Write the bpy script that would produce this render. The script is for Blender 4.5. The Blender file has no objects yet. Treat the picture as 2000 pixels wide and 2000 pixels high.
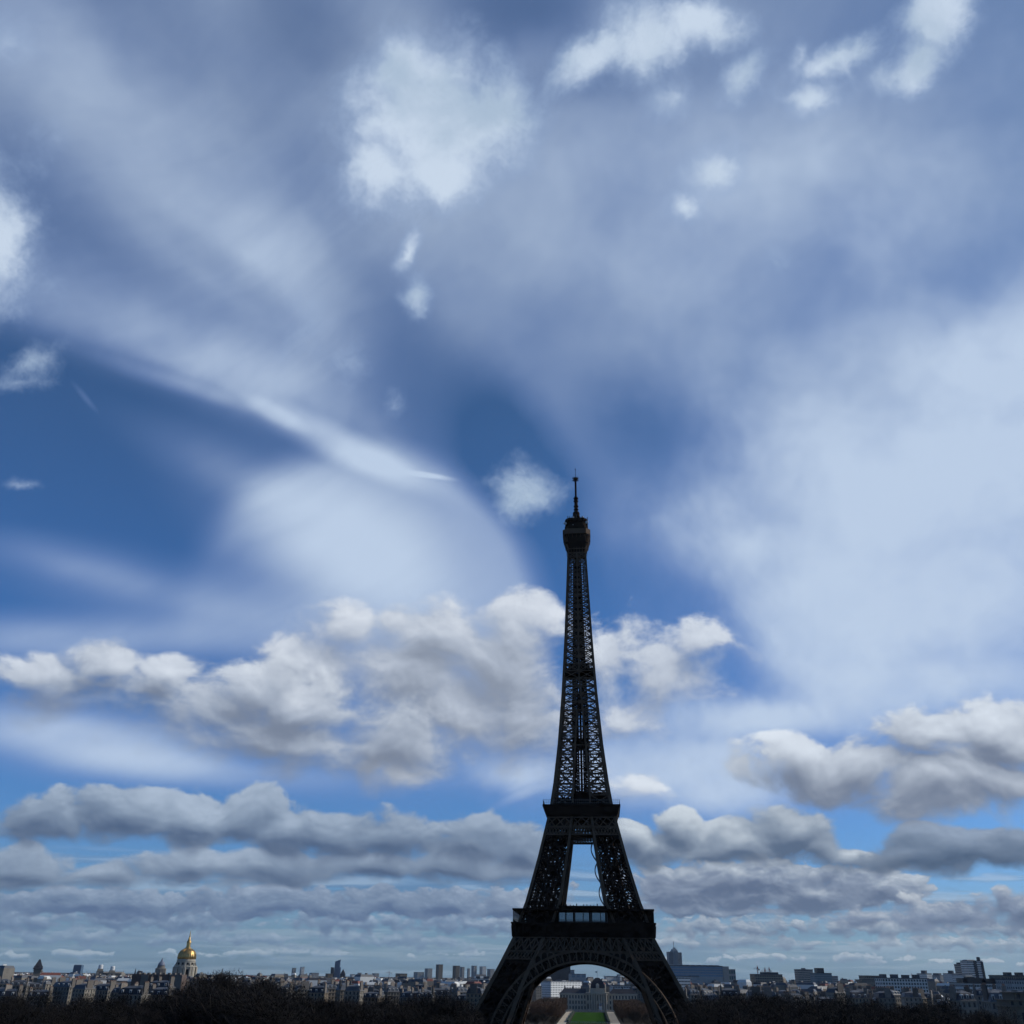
import bpy, bmesh, math, random
from mathutils import Vector, Matrix, Euler
import numpy as np
R=math.radians
scene=bpy.context.scene

# ------------------------------------------------------------------ camera
EYE=34.0
PITCH,ROLL,FPX=R(26.11),R(0.76),1848.0
cam_d=bpy.data.cameras.new("camera"); cam=bpy.data.objects.new("camera",cam_d)
scene.collection.objects.link(cam); scene.camera=cam
cam_d.sensor_width=36.0; cam_d.lens=36.0*FPX/2000.0
cam_d.clip_start=1.0; cam_d.clip_end=200000.0
CAM_M=Matrix.Rotation(R(90)+PITCH,4,'X')@Matrix.Rotation(ROLL,4,'Z')
cam.matrix_world=Matrix.Translation((0,0,EYE))@CAM_M
CM3=CAM_M.to_3x3()
def ray(x,y):
    """world direction seen at photo pixel x,y (2000 px square)"""
    return (CM3@Vector(((x-1000)/FPX,(1000-y)/FPX,-1))).normalized()

# ------------------------------------------------------------------ sun, exposure
SUN_AZ,SUN_EL=R(80),R(33)
sun_d=bpy.data.lights.new("sun",'SUN'); sun=bpy.data.objects.new("sun",sun_d)
scene.collection.objects.link(sun)
sun_d.energy=2.8; sun_d.angle=R(0.5); sun_d.color=(1.0,0.93,0.82)
sdir=Vector((math.sin(SUN_AZ)*math.cos(SUN_EL),math.cos(SUN_AZ)*math.cos(SUN_EL),math.sin(SUN_EL)))
sun.rotation_euler=sdir.to_track_quat('Z','Y').to_euler()
scene.view_settings.view_transform='Standard'; scene.view_settings.look='None'
scene.view_settings.gamma=1.0; scene.view_settings.exposure=0.0
scene.view_settings.use_curve_mapping=False

# ------------------------------------------------------------------ sky: node helpers
world=bpy.data.worlds.new("World"); scene.world=world; world.use_nodes=True
world.cycles.sampling_method='MANUAL'; world.cycles.sample_map_resolution=512
wt=world.node_tree; wt.nodes.clear()
class NT:
    def __init__(s,t): s.t=t
    def put(s,sock,v):
        if v is None: return
        if isinstance(v,(int,float)): sock.default_value=v
        elif isinstance(v,(tuple,list,Vector)):
            n=len(sock.default_value); v=tuple(v)
            sock.default_value=v if len(v)==n else v+(1.0,)
        else: s.t.links.new(v,sock)
    def node(s,kind,**k):
        n=s.t.nodes.new(kind)
        for a,b in k.items(): setattr(n,a,b)
        return n
    def m(s,op,a,b=None,c=None,clamp=False):
        n=s.node('ShaderNodeMath',operation=op,use_clamp=clamp)
        s.put(n.inputs[0],a); s.put(n.inputs[1],b); s.put(n.inputs[2],c); return n.outputs[0]
    def add(s,a,b): return s.m('ADD',a,b)
    def sub(s,a,b): return s.m('SUBTRACT',a,b)
    def mul(s,a,b): return s.m('MULTIPLY',a,b)
    def v(s,op,a,b=None,scale=None):
        n=s.node('ShaderNodeVectorMath',operation=op)
        s.put(n.inputs[0],a); s.put(n.inputs[1],b)
        if scale is not None: s.put(n.inputs['Scale'],scale)
        return n.outputs['Value'] if op in('LENGTH','DOT_PRODUCT') else n.outputs[0]
    def smooth(s,x,a,b,lo=0.0,hi=1.0,kind='SMOOTHSTEP'):
        n=s.node('ShaderNodeMapRange',interpolation_type=kind)
        s.put(n.inputs[0],x)
        for i,q in enumerate((a,b,lo,hi)): s.put(n.inputs[i+1],q)
        return n.outputs[0]
    def noise(s,vec,scale,detail=4,rough=0.5,lac=2.0,dist=0.0,color=False,ntype='FBM'):
        n=s.node('ShaderNodeTexNoise'); n.noise_type=ntype
        s.put(n.inputs['Vector'],vec); s.put(n.inputs['Scale'],scale); s.put(n.inputs['Detail'],detail)
        s.put(n.inputs['Roughness'],rough); s.put(n.inputs['Lacunarity'],lac); s.put(n.inputs['Distortion'],dist)
        if not color: return n.outputs['Fac']
        a=s.node('ShaderNodeSeparateColor'); b=s.node('ShaderNodeCombineXYZ')
        s.put(a.inputs[0],n.outputs['Color'])
        for i in range(3): s.put(b.inputs[i],a.outputs[i])
        return b.outputs[0]
    def voro(s,vec,scale,detail=2,rough=0.5,rand=1.0):
        n=s.node('ShaderNodeTexVoronoi'); n.feature='SMOOTH_F1'; n.normalize=True
        s.put(n.inputs['Vector'],vec); s.put(n.inputs['Scale'],scale); s.put(n.inputs['Detail'],detail)
        s.put(n.inputs['Roughness'],rough); s.put(n.inputs['Smoothness'],0.25); s.put(n.inputs['Randomness'],rand)
        return n.outputs['Distance']
    def mix(s,fac,a,b):
        n=s.node('ShaderNodeMix',data_type='RGBA'); n.clamp_factor=True
        s.put(n.inputs[0],fac); s.put(n.inputs[6],a); s.put(n.inputs[7],b); return n.outputs[2]
    def tint(s,a,b):
        n=s.node('ShaderNodeMix',data_type='RGBA',blend_type='MULTIPLY'); n.inputs[0].default_value=1.0
        s.put(n.inputs[6],a); s.put(n.inputs[7],b); return n.outputs[2]
    def mapping(s,vec,loc,rot,scale,kind='TEXTURE'):
        n=s.node('ShaderNodeMapping',vector_type=kind)
        s.put(n.inputs[0],vec); n.inputs[1].default_value=loc; n.inputs[2].default_value=rot; n.inputs[3].default_value=scale
        return n.outputs[0]
    def blob(s,vec,x,y,rx,ry,ang=0.0):
        """1 at the heart of an elliptic patch of sky, 0 on its rim, negative outside"""
        c=ray(x,y); a=R(ang); e=4.0
        dx=ray(x+e*math.cos(a),y-e*math.sin(a))-ray(x-e*math.cos(a),y+e*math.sin(a))
        k=dx.length/(2*e); r=(dx-c*dx.dot(c)).normalized(); u=r.cross(c)
        # plain dot products: a Mapping node would cost a hidden type conversion for each patch
        q=s.node('ShaderNodeCombineXYZ')
        s.put(q.inputs[0],s.v('DOT_PRODUCT',vec,r/(rx*k))); s.put(q.inputs[1],s.v('DOT_PRODUCT',vec,u/(ry*k)))
        return s.m('SUBTRACT',1.0,s.v('LENGTH',q.outputs[0]))
def lin(r,g,b):
    f=lambda c:(c/255/12.92 if c<=10.31 else ((c/255+0.055)/1.055)**2.4)
    return (f(r),f(g),f(b))
W=NT(wt)
tc=W.node('ShaderNodeTexCoord'); D=W.v('NORMALIZE',tc.outputs['Generated'])
sep=W.node('ShaderNodeSeparateXYZ'); W.put(sep.inputs[0],D); EL=sep.outputs[2]
nish=W.node('ShaderNodeTexSky',sky_type='NISHITA',sun_disc=False,sun_elevation=SUN_EL,sun_rotation=SUN_AZ)
nish.altitude=60; nish.air_density=1.0; nish.dust_density=1.0; nish.ozone_density=1.0
STR=0.1
scene.cycles.use_adaptive_sampling=True; scene.cycles.adaptive_threshold=0.02; scene.cycles.adaptive_min_samples=8
scene.cycles.use_denoising=True
HAZE=1.2e-5
S=1.0/STR
def L(r,g,b): 
    c=lin(r,g,b); return tuple(q*S for q in c)
TINT=(0.39,0.59,0.77); CLEAR_T=((0.90,1.05,1.45),(0.72,1.0,1.35),(0.95,0.98,1.0))
VEIL=[(1000,300,2300,1250,-6,.54),(330,330,640,260,-38,.20),(560,600,560,200,-33,.16),(260,640,560,150,-21,.26),(520,760,420,110,-24,.22),(60,60,300,220,-30,.15),
 (1350,430,560,300,-10,.12),(890,790,520,170,-50,-.25),(1030,1000,330,150,-72,-.36),(1010,20,260,110,0,-.24),(600,60,180,150,-40,-.14),(1270,850,200,160,-50,-.24),(430,520,260,50,-36,-.10),(1230,130,300,100,15,-.14)]
EDGE_A=((0,650),(880,985))
VEIL_SHARP=[(670,875,235,50,-26,.42,0,.9),(545,812,95,26,-28,.18,0,.8),(330,745,230,26,-19,.20,0,.9),(835,931,75,8,-6,.30,0,.9),
 (620,1030,440,190,-32,.36,0,.9),(400,900,300,80,-27,.16,0,1),(110,1090,320,70,-12,.26,0,1),(330,1170,480,120,-14,.42,0,1),(120,1250,460,90,0,.60,0,.9),(150,1445,480,115,-6,.80,0,.9),(480,1510,460,60,-3,.40,0,.9),
 (160,770,50,10,-50,.2,0,1),(1010,1560,90,14,22,.25,0,.8),(1500,1560,500,60,6,.25,0,1)]
LOBE=(715,1235,405,402,0); LOBE_FADE=(880,1130,780,560,-30)
SHEET=[(1900,1000,760,560,0,1.25),(1640,1200,420,240,0,1.15),(1480,1060,280,220,0,.8),(1980,700,620,300,10,.9),(1760,440,620,380,0,.28),
 (1330,1490,460,130,0,1.0),(1500,1390,400,100,0,.9),(1000,1490,200,80,0,.8),(1800,1340,560,130,0,.9)]
VEIL_THIN=L(129,154,203); VEIL_THICK=L(189,207,231)
PUFF=[(860,230,220,200,0,1.4),(790,130,100,110,0,1.25),(950,220,140,140,0,1.3),(740,330,120,100,0,1.1),(880,340,150,90,0,1.1),
 (1270,85,165,100,15,1.15),(1160,115,140,60,25,.95),(1370,50,150,60,-10,.9),(1310,190,60,60,0,.55),(1455,150,45,90,-45,.5),
 (1830,30,100,110,-15,1.2),(1800,115,50,90,-20,.85),(1640,110,140,46,20,.68),(1590,190,90,46,0,.62),(1565,110,30,60,0,.5),(1760,140,110,50,0,.45),
 (1390,325,90,80,0,.78),(1335,400,60,50,0,.7),(1510,520,60,50,0,.4),
 (795,485,30,60,-25,.75),(812,580,50,70,0,.8),(768,785,25,40,0,.4),(1030,965,95,75,0,.75),(600,640,60,90,-30,.35),(690,700,40,70,-20,.3),
 (45,715,95,42,25,.75),(20,745,90,40,0,.7),(35,945,95,26,-8,.65),(-30,450,150,250,0,1.35),(40,540,120,110,0,.6),(60,270,80,90,0,.45),(20,60,120,100,0,.5)]
PUFF_THIN=L(146,170,207); PUFF_LO=L(172,192,214); PUFF_HI=L(203,218,236)
BILLOW=1.9; FBM=2.5

PUFF=[q[:5]+(q[5]*1.28 if q[5]<1.0 and q[0]>500 else q[5],) for q in PUFF]
# ------------------------------------------------------------------ sky: clear air
# fine and coarse turbulence of the direction itself, so that every cloud rim is ragged
LAYER=[]
def over(alpha,c): LAYER.append((alpha,c))
def turb(n,vec,scale,amp,detail=3,rough=0.55):
    c=n.noise(vec,scale,detail,rough,color=True)
    return n.v('ADD',vec,n.v('SCALE',n.v('SUBTRACT',c,(0.5,0.5,0.5)),scale=amp))
clear=W.tint(nish.outputs[0],TINT)
haze_t=W.mix(W.smooth(EL,0.0,0.30),CLEAR_T[0],W.mix(W.smooth(EL,0.2,0.75),CLEAR_T[1],CLEAR_T[2]))
clear=W.tint(clear,haze_t)
over(None,clear)

# ------------------------------------------------------------------ sky: thin high veil
VW=turb(W,turb(W,D,2.6,0.09,1,0.5),13.0,0.028,4,0.55)
streak_rot=Euler((0,R(-32),0))
SV=W.mapping(VW,(0,0,0),streak_rot,(1,1,1))
streak=W.noise(W.v('MULTIPLY',SV,(2.2,2.2,14.0)),1.0,4,0.5)
soft=W.noise(VW,6.0,4,0.5)
def plane_edge(n,vec,p1,p2):
    a=ray(*p2).cross(ray(*p1)).normalized()     # positive above the line
    return n.v('DOT_PRODUCT',vec,a)
VB=turb(W,D,4.0,0.028,2,0.5)
veil=None
for (x,y,rx,ry,a,al) in VEIL:
    b=W.smooth(W.blob(VW,x,y,rx,ry,a),0.0,0.9,0.0,al)
    veil=b if veil is None else W.add(veil,b)
upper=W.smooth(plane_edge(W,VB,*EDGE_A),-0.012,0.034,0.10,1.0)
veil=W.mul(veil,upper)
veil=W.mul(veil,W.add(1.0,W.mul(W.smooth(streak,0.25,0.75,-0.08,0.08,'LINEAR'),W.smooth(sep.outputs[0],-0.22,0.05,1.0,0.25))))
veil=W.mul(veil,W.smooth(soft,0.25,0.75,0.85,1.15,'LINEAR'))
fibre=W.noise(W.v('MULTIPLY',SV,(5.0,5.0,60.0)),1.0,5,0.62)
veil2=None
for (x,y,rx,ry,a,al,s0,s1) in VEIL_SHARP:
    b=W.smooth(W.blob(VB,x,y,rx,ry,a),s0,s1,0.0,al)
    veil2=b if veil2 is None else W.add(veil2,b)
lobe=W.mul(W.smooth(W.blob(VB,*LOBE),0.0,0.22),W.smooth(W.blob(VB,*LOBE_FADE),0.0,0.9,0.0,0.70))
veil=W.mul(W.add(W.add(veil,veil2),lobe),W.add(1.0,W.mul(W.smooth(fibre,0.25,0.75,-0.05,0.05,'LINEAR'),W.smooth(sep.outputs[0],-0.22,0.02,1.0,0.25))))
shn=W.smooth(W.noise(VW,3.2,5,0.6),0.28,0.72,-0.30,0.30,'LINEAR')
sheet=None
for (x,y,rx,ry,a,k) in SHEET:
    b=W.mul(W.blob(VW,x,y,rx,ry,a),k)
    sheet=b if sheet is None else W.m('SMOOTH_MAX',sheet,b,0.25)
sheet=W.smooth(W.add(sheet,W.mul(shn,1.0)),-0.10,0.80,0.0,0.92)
sheet=W.mul(sheet,W.smooth(W.noise(VW,10.0,5,0.6),0.3,0.7,0.80,1.08,'LINEAR'))
veil=W.add(veil,W.mul(sheet,W.sub(1.0,W.mul(veil,0.6))))
veil=W.m('MINIMUM',W.m('MAXIMUM',veil,0.0),0.97)
veilcol=W.mix(W.smooth(W.add(veil,W.mul(W.sub(soft,0.5),0.5)),0.18,1.02),VEIL_THIN,VEIL_THICK)
over(veil,veilcol)

# ------------------------------------------------------------------ sky: white shreds high up
PW=turb(W,D,9.0,0.045,6,0.66)
def union(n,vec,blobs,k=0.12):
    f=None
    for b in blobs:
        g=n.blob(vec,*b[:5])
        if len(b)>5: g=n.mul(g,b[5])
        f=g if f is None else n.m('SMOOTH_MAX',f,g,k)
    return f
pf=W.add(union(W,PW,PUFF,0.3),W.mul(W.sub(W.noise(PW,9.0,4,0.58),0.5),1.3))
pf=W.add(pf,W.mul(W.sub(W.noise(PW,21.0,7,0.66),0.5),1.25))
pa=W.smooth(pf,0.0,0.95)
ptone=W.smooth(W.add(W.noise(PW,11.0,4,0.55),W.mul(W.sub(soft,0.5),0.6)),0.32,0.66)
pc=W.mix(W.smooth(pf,0.1,1.0),PUFF_THIN,W.mix(ptone,PUFF_LO,PUFF_HI))
over(W.mul(pa,0.93),pc)

# ------------------------------------------------------------------ sky: heaped cloud, band behind band
def field_group(name,blobs,base,shelf):
    t=bpy.data.node_groups.new(name,'ShaderNodeTree')
    t.interface.new_socket("Vector",in_out='INPUT',socket_type='NodeSocketVector')
    t.interface.new_socket("Value",in_out='OUTPUT',socket_type='NodeSocketFloat')
    n=NT(t); gi=n.node('NodeGroupInput'); go=n.node('NodeGroupOutput')
    f=union(n,gi.outputs[0],blobs)
    if base: f=n.m('SMOOTH_MIN',f,n.mul(plane_edge(n,gi.outputs[0],*base),shelf),0.10)
    t.links.new(f,go.inputs[0]); return t
UP=Vector((0.42,-0.15,0.90))
sc_el=W.m('MINIMUM',W.m('MAXIMUM',W.m('DIVIDE',EL,0.24),0.16),1.0)
def use(t,*ins):
    g=W.node('ShaderNodeGroup'); g.node_tree=t
    for i,v in enumerate(ins): W.put(g.inputs[i],v)
    return g.outputs
def detail_set(scale):
    # lumps of one size: turbulence once, then the heap's density here and a little and a lot nearer the sun
    wn=W.noise(W.v('MULTIPLY',D,(1,1,1.4)),scale*0.9,1.5,0.5,color=True)
    off=W.v('SCALE',W.v('SUBTRACT',wn,(0.5,0.5,0.5)),scale=0.40/scale)
    o=[]
    for k,det in ((0.0,6),(0.0075,4),(0.026,2)):
        p=W.v('ADD',D,off)
        if k: p=W.v('ADD',p,W.v('SCALE',tuple(UP),scale=W.mul(sc_el,k)))
        q=W.v('MULTIPLY',p,(1,1,1.5))
        n1=W.noise(q,scale*1.5,det,0.58)
        n2=W.noise(q,scale*1.2,{6:1.6,4:0.8,2:0.0}[det],0.5)
        lump=W.m('ABSOLUTE',W.sub(n2,0.5))
        o.append((W.add(W.mul(W.sub(n1,0.5),FBM),W.mul(W.sub(lump,0.12),BILLOW)),p))
    return o
def band(name,blobs,base,shelf,ds,top,body,under,edge=(0.0,0.42),opac=0.97,dk=0.55,g1=0.60,g2=1.9,bias=0.36):
    g=field_group(name,blobs,base,shelf)
    G=[use(g,o[1])[0] for o in ds]
    F0=W.add(G[0],W.mul(ds[0][0],dk))
    # lit where the heap thins towards the sun, shaded where more of it lies that way
    body_d=W.sub(W.m('MINIMUM',G[0],0.9),W.m('MINIMUM',G[2],0.9))
    lump_d=W.add(W.sub(ds[0][0],ds[1][0]),W.mul(W.sub(ds[0][0],ds[2][0]),0.5))
    thick=W.m('MAXIMUM',W.add(G[2],W.mul(ds[2][0],0.35)),0.0)
    Lt=W.add(W.add(W.mul(body_d,g1),W.mul(lump_d,g2*0.16)),W.add(bias,W.sub(W.mul(W.sub(soft,0.5),0.55),W.mul(thick,0.22))))
    # crisp where the sun strikes the heap, ragged and soft on the shaded side
    ew=W.smooth(Lt,0.25,0.80,edge[1]*1.30,edge[1]*0.58)
    a=W.smooth(W.m('DIVIDE',F0,ew),0.0,1.0)
    c=W.mix(W.smooth(Lt,-0.12,0.48),under,W.mix(W.smooth(Lt,0.30,0.95),body,top))
    over(W.mul(a,opac),c)
AZX=W.smooth(sep.outputs[0],-0.06,0.14)
lr=lambda a,b: W.mix(AZX,a,b)
N_HIGH=len(LAYER)
dsA=detail_set(10.0); dsB=detail_set(15.0); dsC=detail_set(28.0); dsD=detail_set(48.0)
T1,B1,U1=L(216,226,238),L(166,174,190),L(112,121,138)
T2,B2,U2=L(176,192,212),L(124,142,166),L(80,99,129)
T2r,B2r,U2r=L(208,218,227),L(142,156,174),L(88,105,130)
# rows of flat heaps shrinking towards the skyline
def rows(scale,zs,lo0,lo1,hi0,hi1,thr,top,body,under,shift,opac):
    q=W.v('MULTIPLY',D,(scale,scale,scale*zs))
    q=W.v('ADD',q,W.v('SCALE',W.v('SUBTRACT',W.noise(q,1.7,1,0.5,color=True),(0.5,0.5,0.5)),scale=0.55))
    n0=W.noise(q,1.0,5,0.52); n1=W.noise(W.v('ADD',q,(shift*scale*0.5,0,shift*scale*zs)),1.0,3,0.52)
    m=W.mul(W.smooth(EL,lo0,lo1),W.smooth(EL,hi0,hi1,1.0,0.0))
    a=W.mul(W.smooth(n0,thr,thr+0.07),m)
    l=W.add(W.mul(W.sub(n0,n1),2.2),W.sub(0.95,W.mul(n1,1.1)))
    over(W.mul(a,opac),W.mix(W.smooth(l,0.10,0.48),under,W.mix(W.smooth(l,0.40,0.72),body,top)))
rows(9.0,14.0,-0.02,0.0,0.034,0.055,0.40,L(162,178,192),L(124,148,172),L(106,134,162),0.0030,.35)
rows(6.5,10.0,0.014,0.030,0.080,0.11,0.44,L(180,192,206),L(122,142,168),L(92,114,148),0.0060,.40)
band("row_a",[(7, 1869, 56, 12, 0), (154, 1871, 65, 12, 0), (330, 1864, 25, 11, 0), (480, 1863, 64, 10, 0), (576, 1863, 74, 14, 0), (797, 1873, 26, 11, 0), (889, 1867, 72, 11, 0), (1290, 1881, 31, 15, 0), (1426, 1878, 42, 12, 0), (1507, 1871, 68, 10, 0), (1672, 1874, 73, 15, 0), (1776, 1884, 54, 14, 0), (1822, 1880, 66, 10, 0), (2007, 1887, 45, 11, 0),(21, 1873, 40, 13, 0), (164, 1865, 74, 10, 0), (409, 1869, 53, 11, 0), (506, 1875, 38, 10, 0), (644, 1869, 51, 14, 0), (860, 1868, 45, 14, 0), (1283, 1879, 50, 12, 0), (1439, 1881, 54, 12, 0), (1627, 1880, 40, 9, 0), (1757, 1880, 42, 14, 0), (1841, 1884, 70, 10, 0), (1941, 1887, 40, 13, 0)],((0, 1874), (2000, 1890)),70,dsD,lr(L(176,190,200),L(196,205,212)),lr(L(128,150,172),L(142,158,176)),lr(L(106,132,158),L(112,132,156)),edge=(0,.4),dk=1.1,opac=.9)
band("row_b",[(54,1836,130,22,0), (155,1833,108,29,0), (387,1840,93,27,0), (510,1843,93,26,0), (668,1838,76,29,0), (855,1846,73,19,0), (1283,1853,112,22,0), (1478,1852,122,29,0), (1572,1857,128,24,0), (1750,1851,79,20,0), (1874,1847,52,28,0), (1988,1853,117,18,0),(7,1839,110,32,0), (334,1838,73,22,0), (475,1840,64,32,0), (667,1844,75,23,0), (775,1841,79,26,0), (1318,1852,123,22,0), (1445,1844,106,32,0), (1548,1853,81,20,0), (1737,1848,72,26,0), (1802,1850,91,26,0), (1967,1849,66,20,0)],((0, 1852), (2000, 1864)),70,dsD,lr(L(170,186,202),L(204,212,218)),lr(L(120,142,168),L(142,156,174)),lr(L(92,116,148),L(104,122,148)),edge=(0,.4),dk=.85,opac=.9)
band("row_c",[(49,1803,99,26,0), (252,1805,145,37,0), (646,1809,84,37,0), (843,1815,62,26,0), (1420,1821,144,32,0), (1538,1819,140,27,0), (1744,1816,133,23,0), (1957,1827,61,32,0),(8,1805,117,37,0), (274,1809,177,26,0), (384,1803,120,33,0), (708,1808,176,26,0), (921,1807,168,26,0), (1407,1819,178,33,0), (1451,1822,126,27,0), (1659,1818,128,27,0), (1743,1820,127,27,0), (1936,1823,152,32,0)],((0, 1826), (2000, 1836)),70,dsD,lr(L(168,184,204),L(206,213,220)),lr(L(116,136,164),L(140,153,172)),lr(L(86,108,142),L(98,114,142)),edge=(0,.4),dk=.85,opac=.9)
band("row_d",[(200,1765,330,34,0),(560,1768,300,40,0),(830,1775,260,44,0),(1010,1770,120,40,0),(1440,1722,330,44,0),(1360,1790,200,36,0),(1560,1800,200,34,0),(1330,1740,130,50,0),(1460,1745,130,40,0),(1590,1750,130,42,0),(1720,1735,120,46,0)],((0,1800),(2000,1795)),60,dsC,lr(L(160,176,198),L(196,206,216)),lr(L(114,134,162),L(134,148,170)),lr(L(82,102,138),L(92,108,136)),edge=(0,.2))
band("row_f",[(1870,1790,240,48,0),(1700,1800,120,34,0),(2020,1780,160,50,0)],((1500,1828),(2000,1832)),50,dsC,L(200,208,216),L(128,142,166),L(86,101,130))
band("mid_c",[(40,1695,170,56,0),(170,1715,140,44,0),(390,1700,190,56,0),(520,1700,150,52,0),(720,1705,170,50,0),(880,1700,150,54,0),(1000,1720,110,50,0)],((0,1744),(1000,1738)),34,dsB,T2,B2,U2,dk=.45,g2=1.3,edge=(0,.32))
band("mid_r",[(1290,1655,100,52,0),(1320,1620,70,46,0),(1400,1670,120,40,0),(1540,1635,120,74,0),(1600,1665,60,60,0),(1480,1670,100,50,0),(1450,1650,140,56,0),(1230,1640,70,44,0),(1680,1690,120,34,0)],((1100,1706),(2000,1712)),30,dsB,T2r,B2r,U2r,dk=.45,g2=1.4,edge=(0,.32))
band("mid_l",[(80,1600,130,68,0),(250,1590,150,74,0),(400,1600,160,66,0),(480,1595,110,64,0),(330,1615,120,50,0),(570,1625,130,56,0),(620,1640,160,62,0),(770,1645,150,70,0),(930,1655,140,66,0),(1020,1680,90,80,0)],((0,1655),(1000,1722)),24,dsB,T2,B2,U2,dk=.45,g2=1.3,edge=(0,.32))
band("mid_s",[(1900,1660,190,74,0),(1790,1680,120,56,0)],((1500,1712),(2000,1722)),26,dsB,L(158,174,196),L(112,129,152),L(72,91,118),dk=.45,g2=1.3,edge=(0,.32))
over(W.smooth(EL,0.0,0.085,0.34,0.0),L(126,155,182))          # the air thickens towards the skyline
N_LOW=len(LAYER)
band("top_r",[(1680,1500,190,75,4),(1560,1490,150,60,0),(1480,1508,90,42,0),(1830,1450,180,85,0),(1950,1440,160,100,0),(1880,1530,260,85,0),(2000,1550,170,95,0),(1740,1588,130,50,0),(1930,1600,200,50,0)],((1300,1568),(2000,1632)),16,dsA,L(221,230,241),L(172,182,197),L(114,126,147),dk=.72)
band("top_m",[(1290,1310,170,140,0),(1350,1270,110,95,0),(1230,1390,140,100,0),(1180,1330,130,130,0),(1240,1535,85,46,0)],None,16,dsA,L(222,230,240),L(190,199,213),L(152,162,178),edge=(-.03,.68),bias=.42,opac=.93,dk=.75)
band("top_c",[(680,1230,100,85,0),(620,1300,210,90,0),(850,1240,170,100,0),(980,1290,180,110,0),(900,1390,240,110,0),(1030,1410,130,150,0),(1010,1230,120,90,0),(780,1505,110,50,0,.8),(800,1320,200,100,0)],None,16,dsA,L(221,228,238),L(175,185,201),L(138,148,165),edge=(-.03,.62),bias=.36,opac=.95,dk=.54)
band("top_l",[(-30,1350,170,100,0),(230,1385,340,100,-6,1.35),(100,1345,180,112,0,1.25),(480,1345,150,90,0),(580,1380,200,95,0),(90,1370,220,122,-5),(300,1378,230,128,-5),(430,1380,180,118,-15),(200,1300,150,60,0,.9),(340,1310,110,60,0,.9),(10,1340,140,80,0),(560,1445,270,88,-8),(420,1500,200,54,-8),(760,1450,190,95,0)],((0,1400),(600,1562)),14,dsA,L(216,224,235),L(166,177,194),L(122,133,152),edge=(-.03,.55),bias=.31,opac=.95,dk=.50)
# lay the layers over one another, from the clear air behind to the nearest cloud
def lay(shade,layers):
    for a,c in layers:
        bg=W.node('ShaderNodeBackground'); W.put(bg.inputs[0],c); bg.inputs[1].default_value=STR
        if shade is None: shade=bg.outputs[0]; continue
        mx=W.node('ShaderNodeMixShader'); W.put(mx.inputs[0],W.sub(1.0,a))
        wt.links.new(bg.outputs[0],mx.inputs[1]); wt.links.new(shade,mx.inputs[2]); shade=mx.outputs[0]
    return shade
high=lay(None,LAYER[:N_HIGH])
low=lay(high,LAYER[N_HIGH:N_LOW])
both=lay(low,LAYER[N_LOW:])
out=W.node('ShaderNodeOutputWorld'); wt.links.new(both,out.inputs[0])
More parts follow.
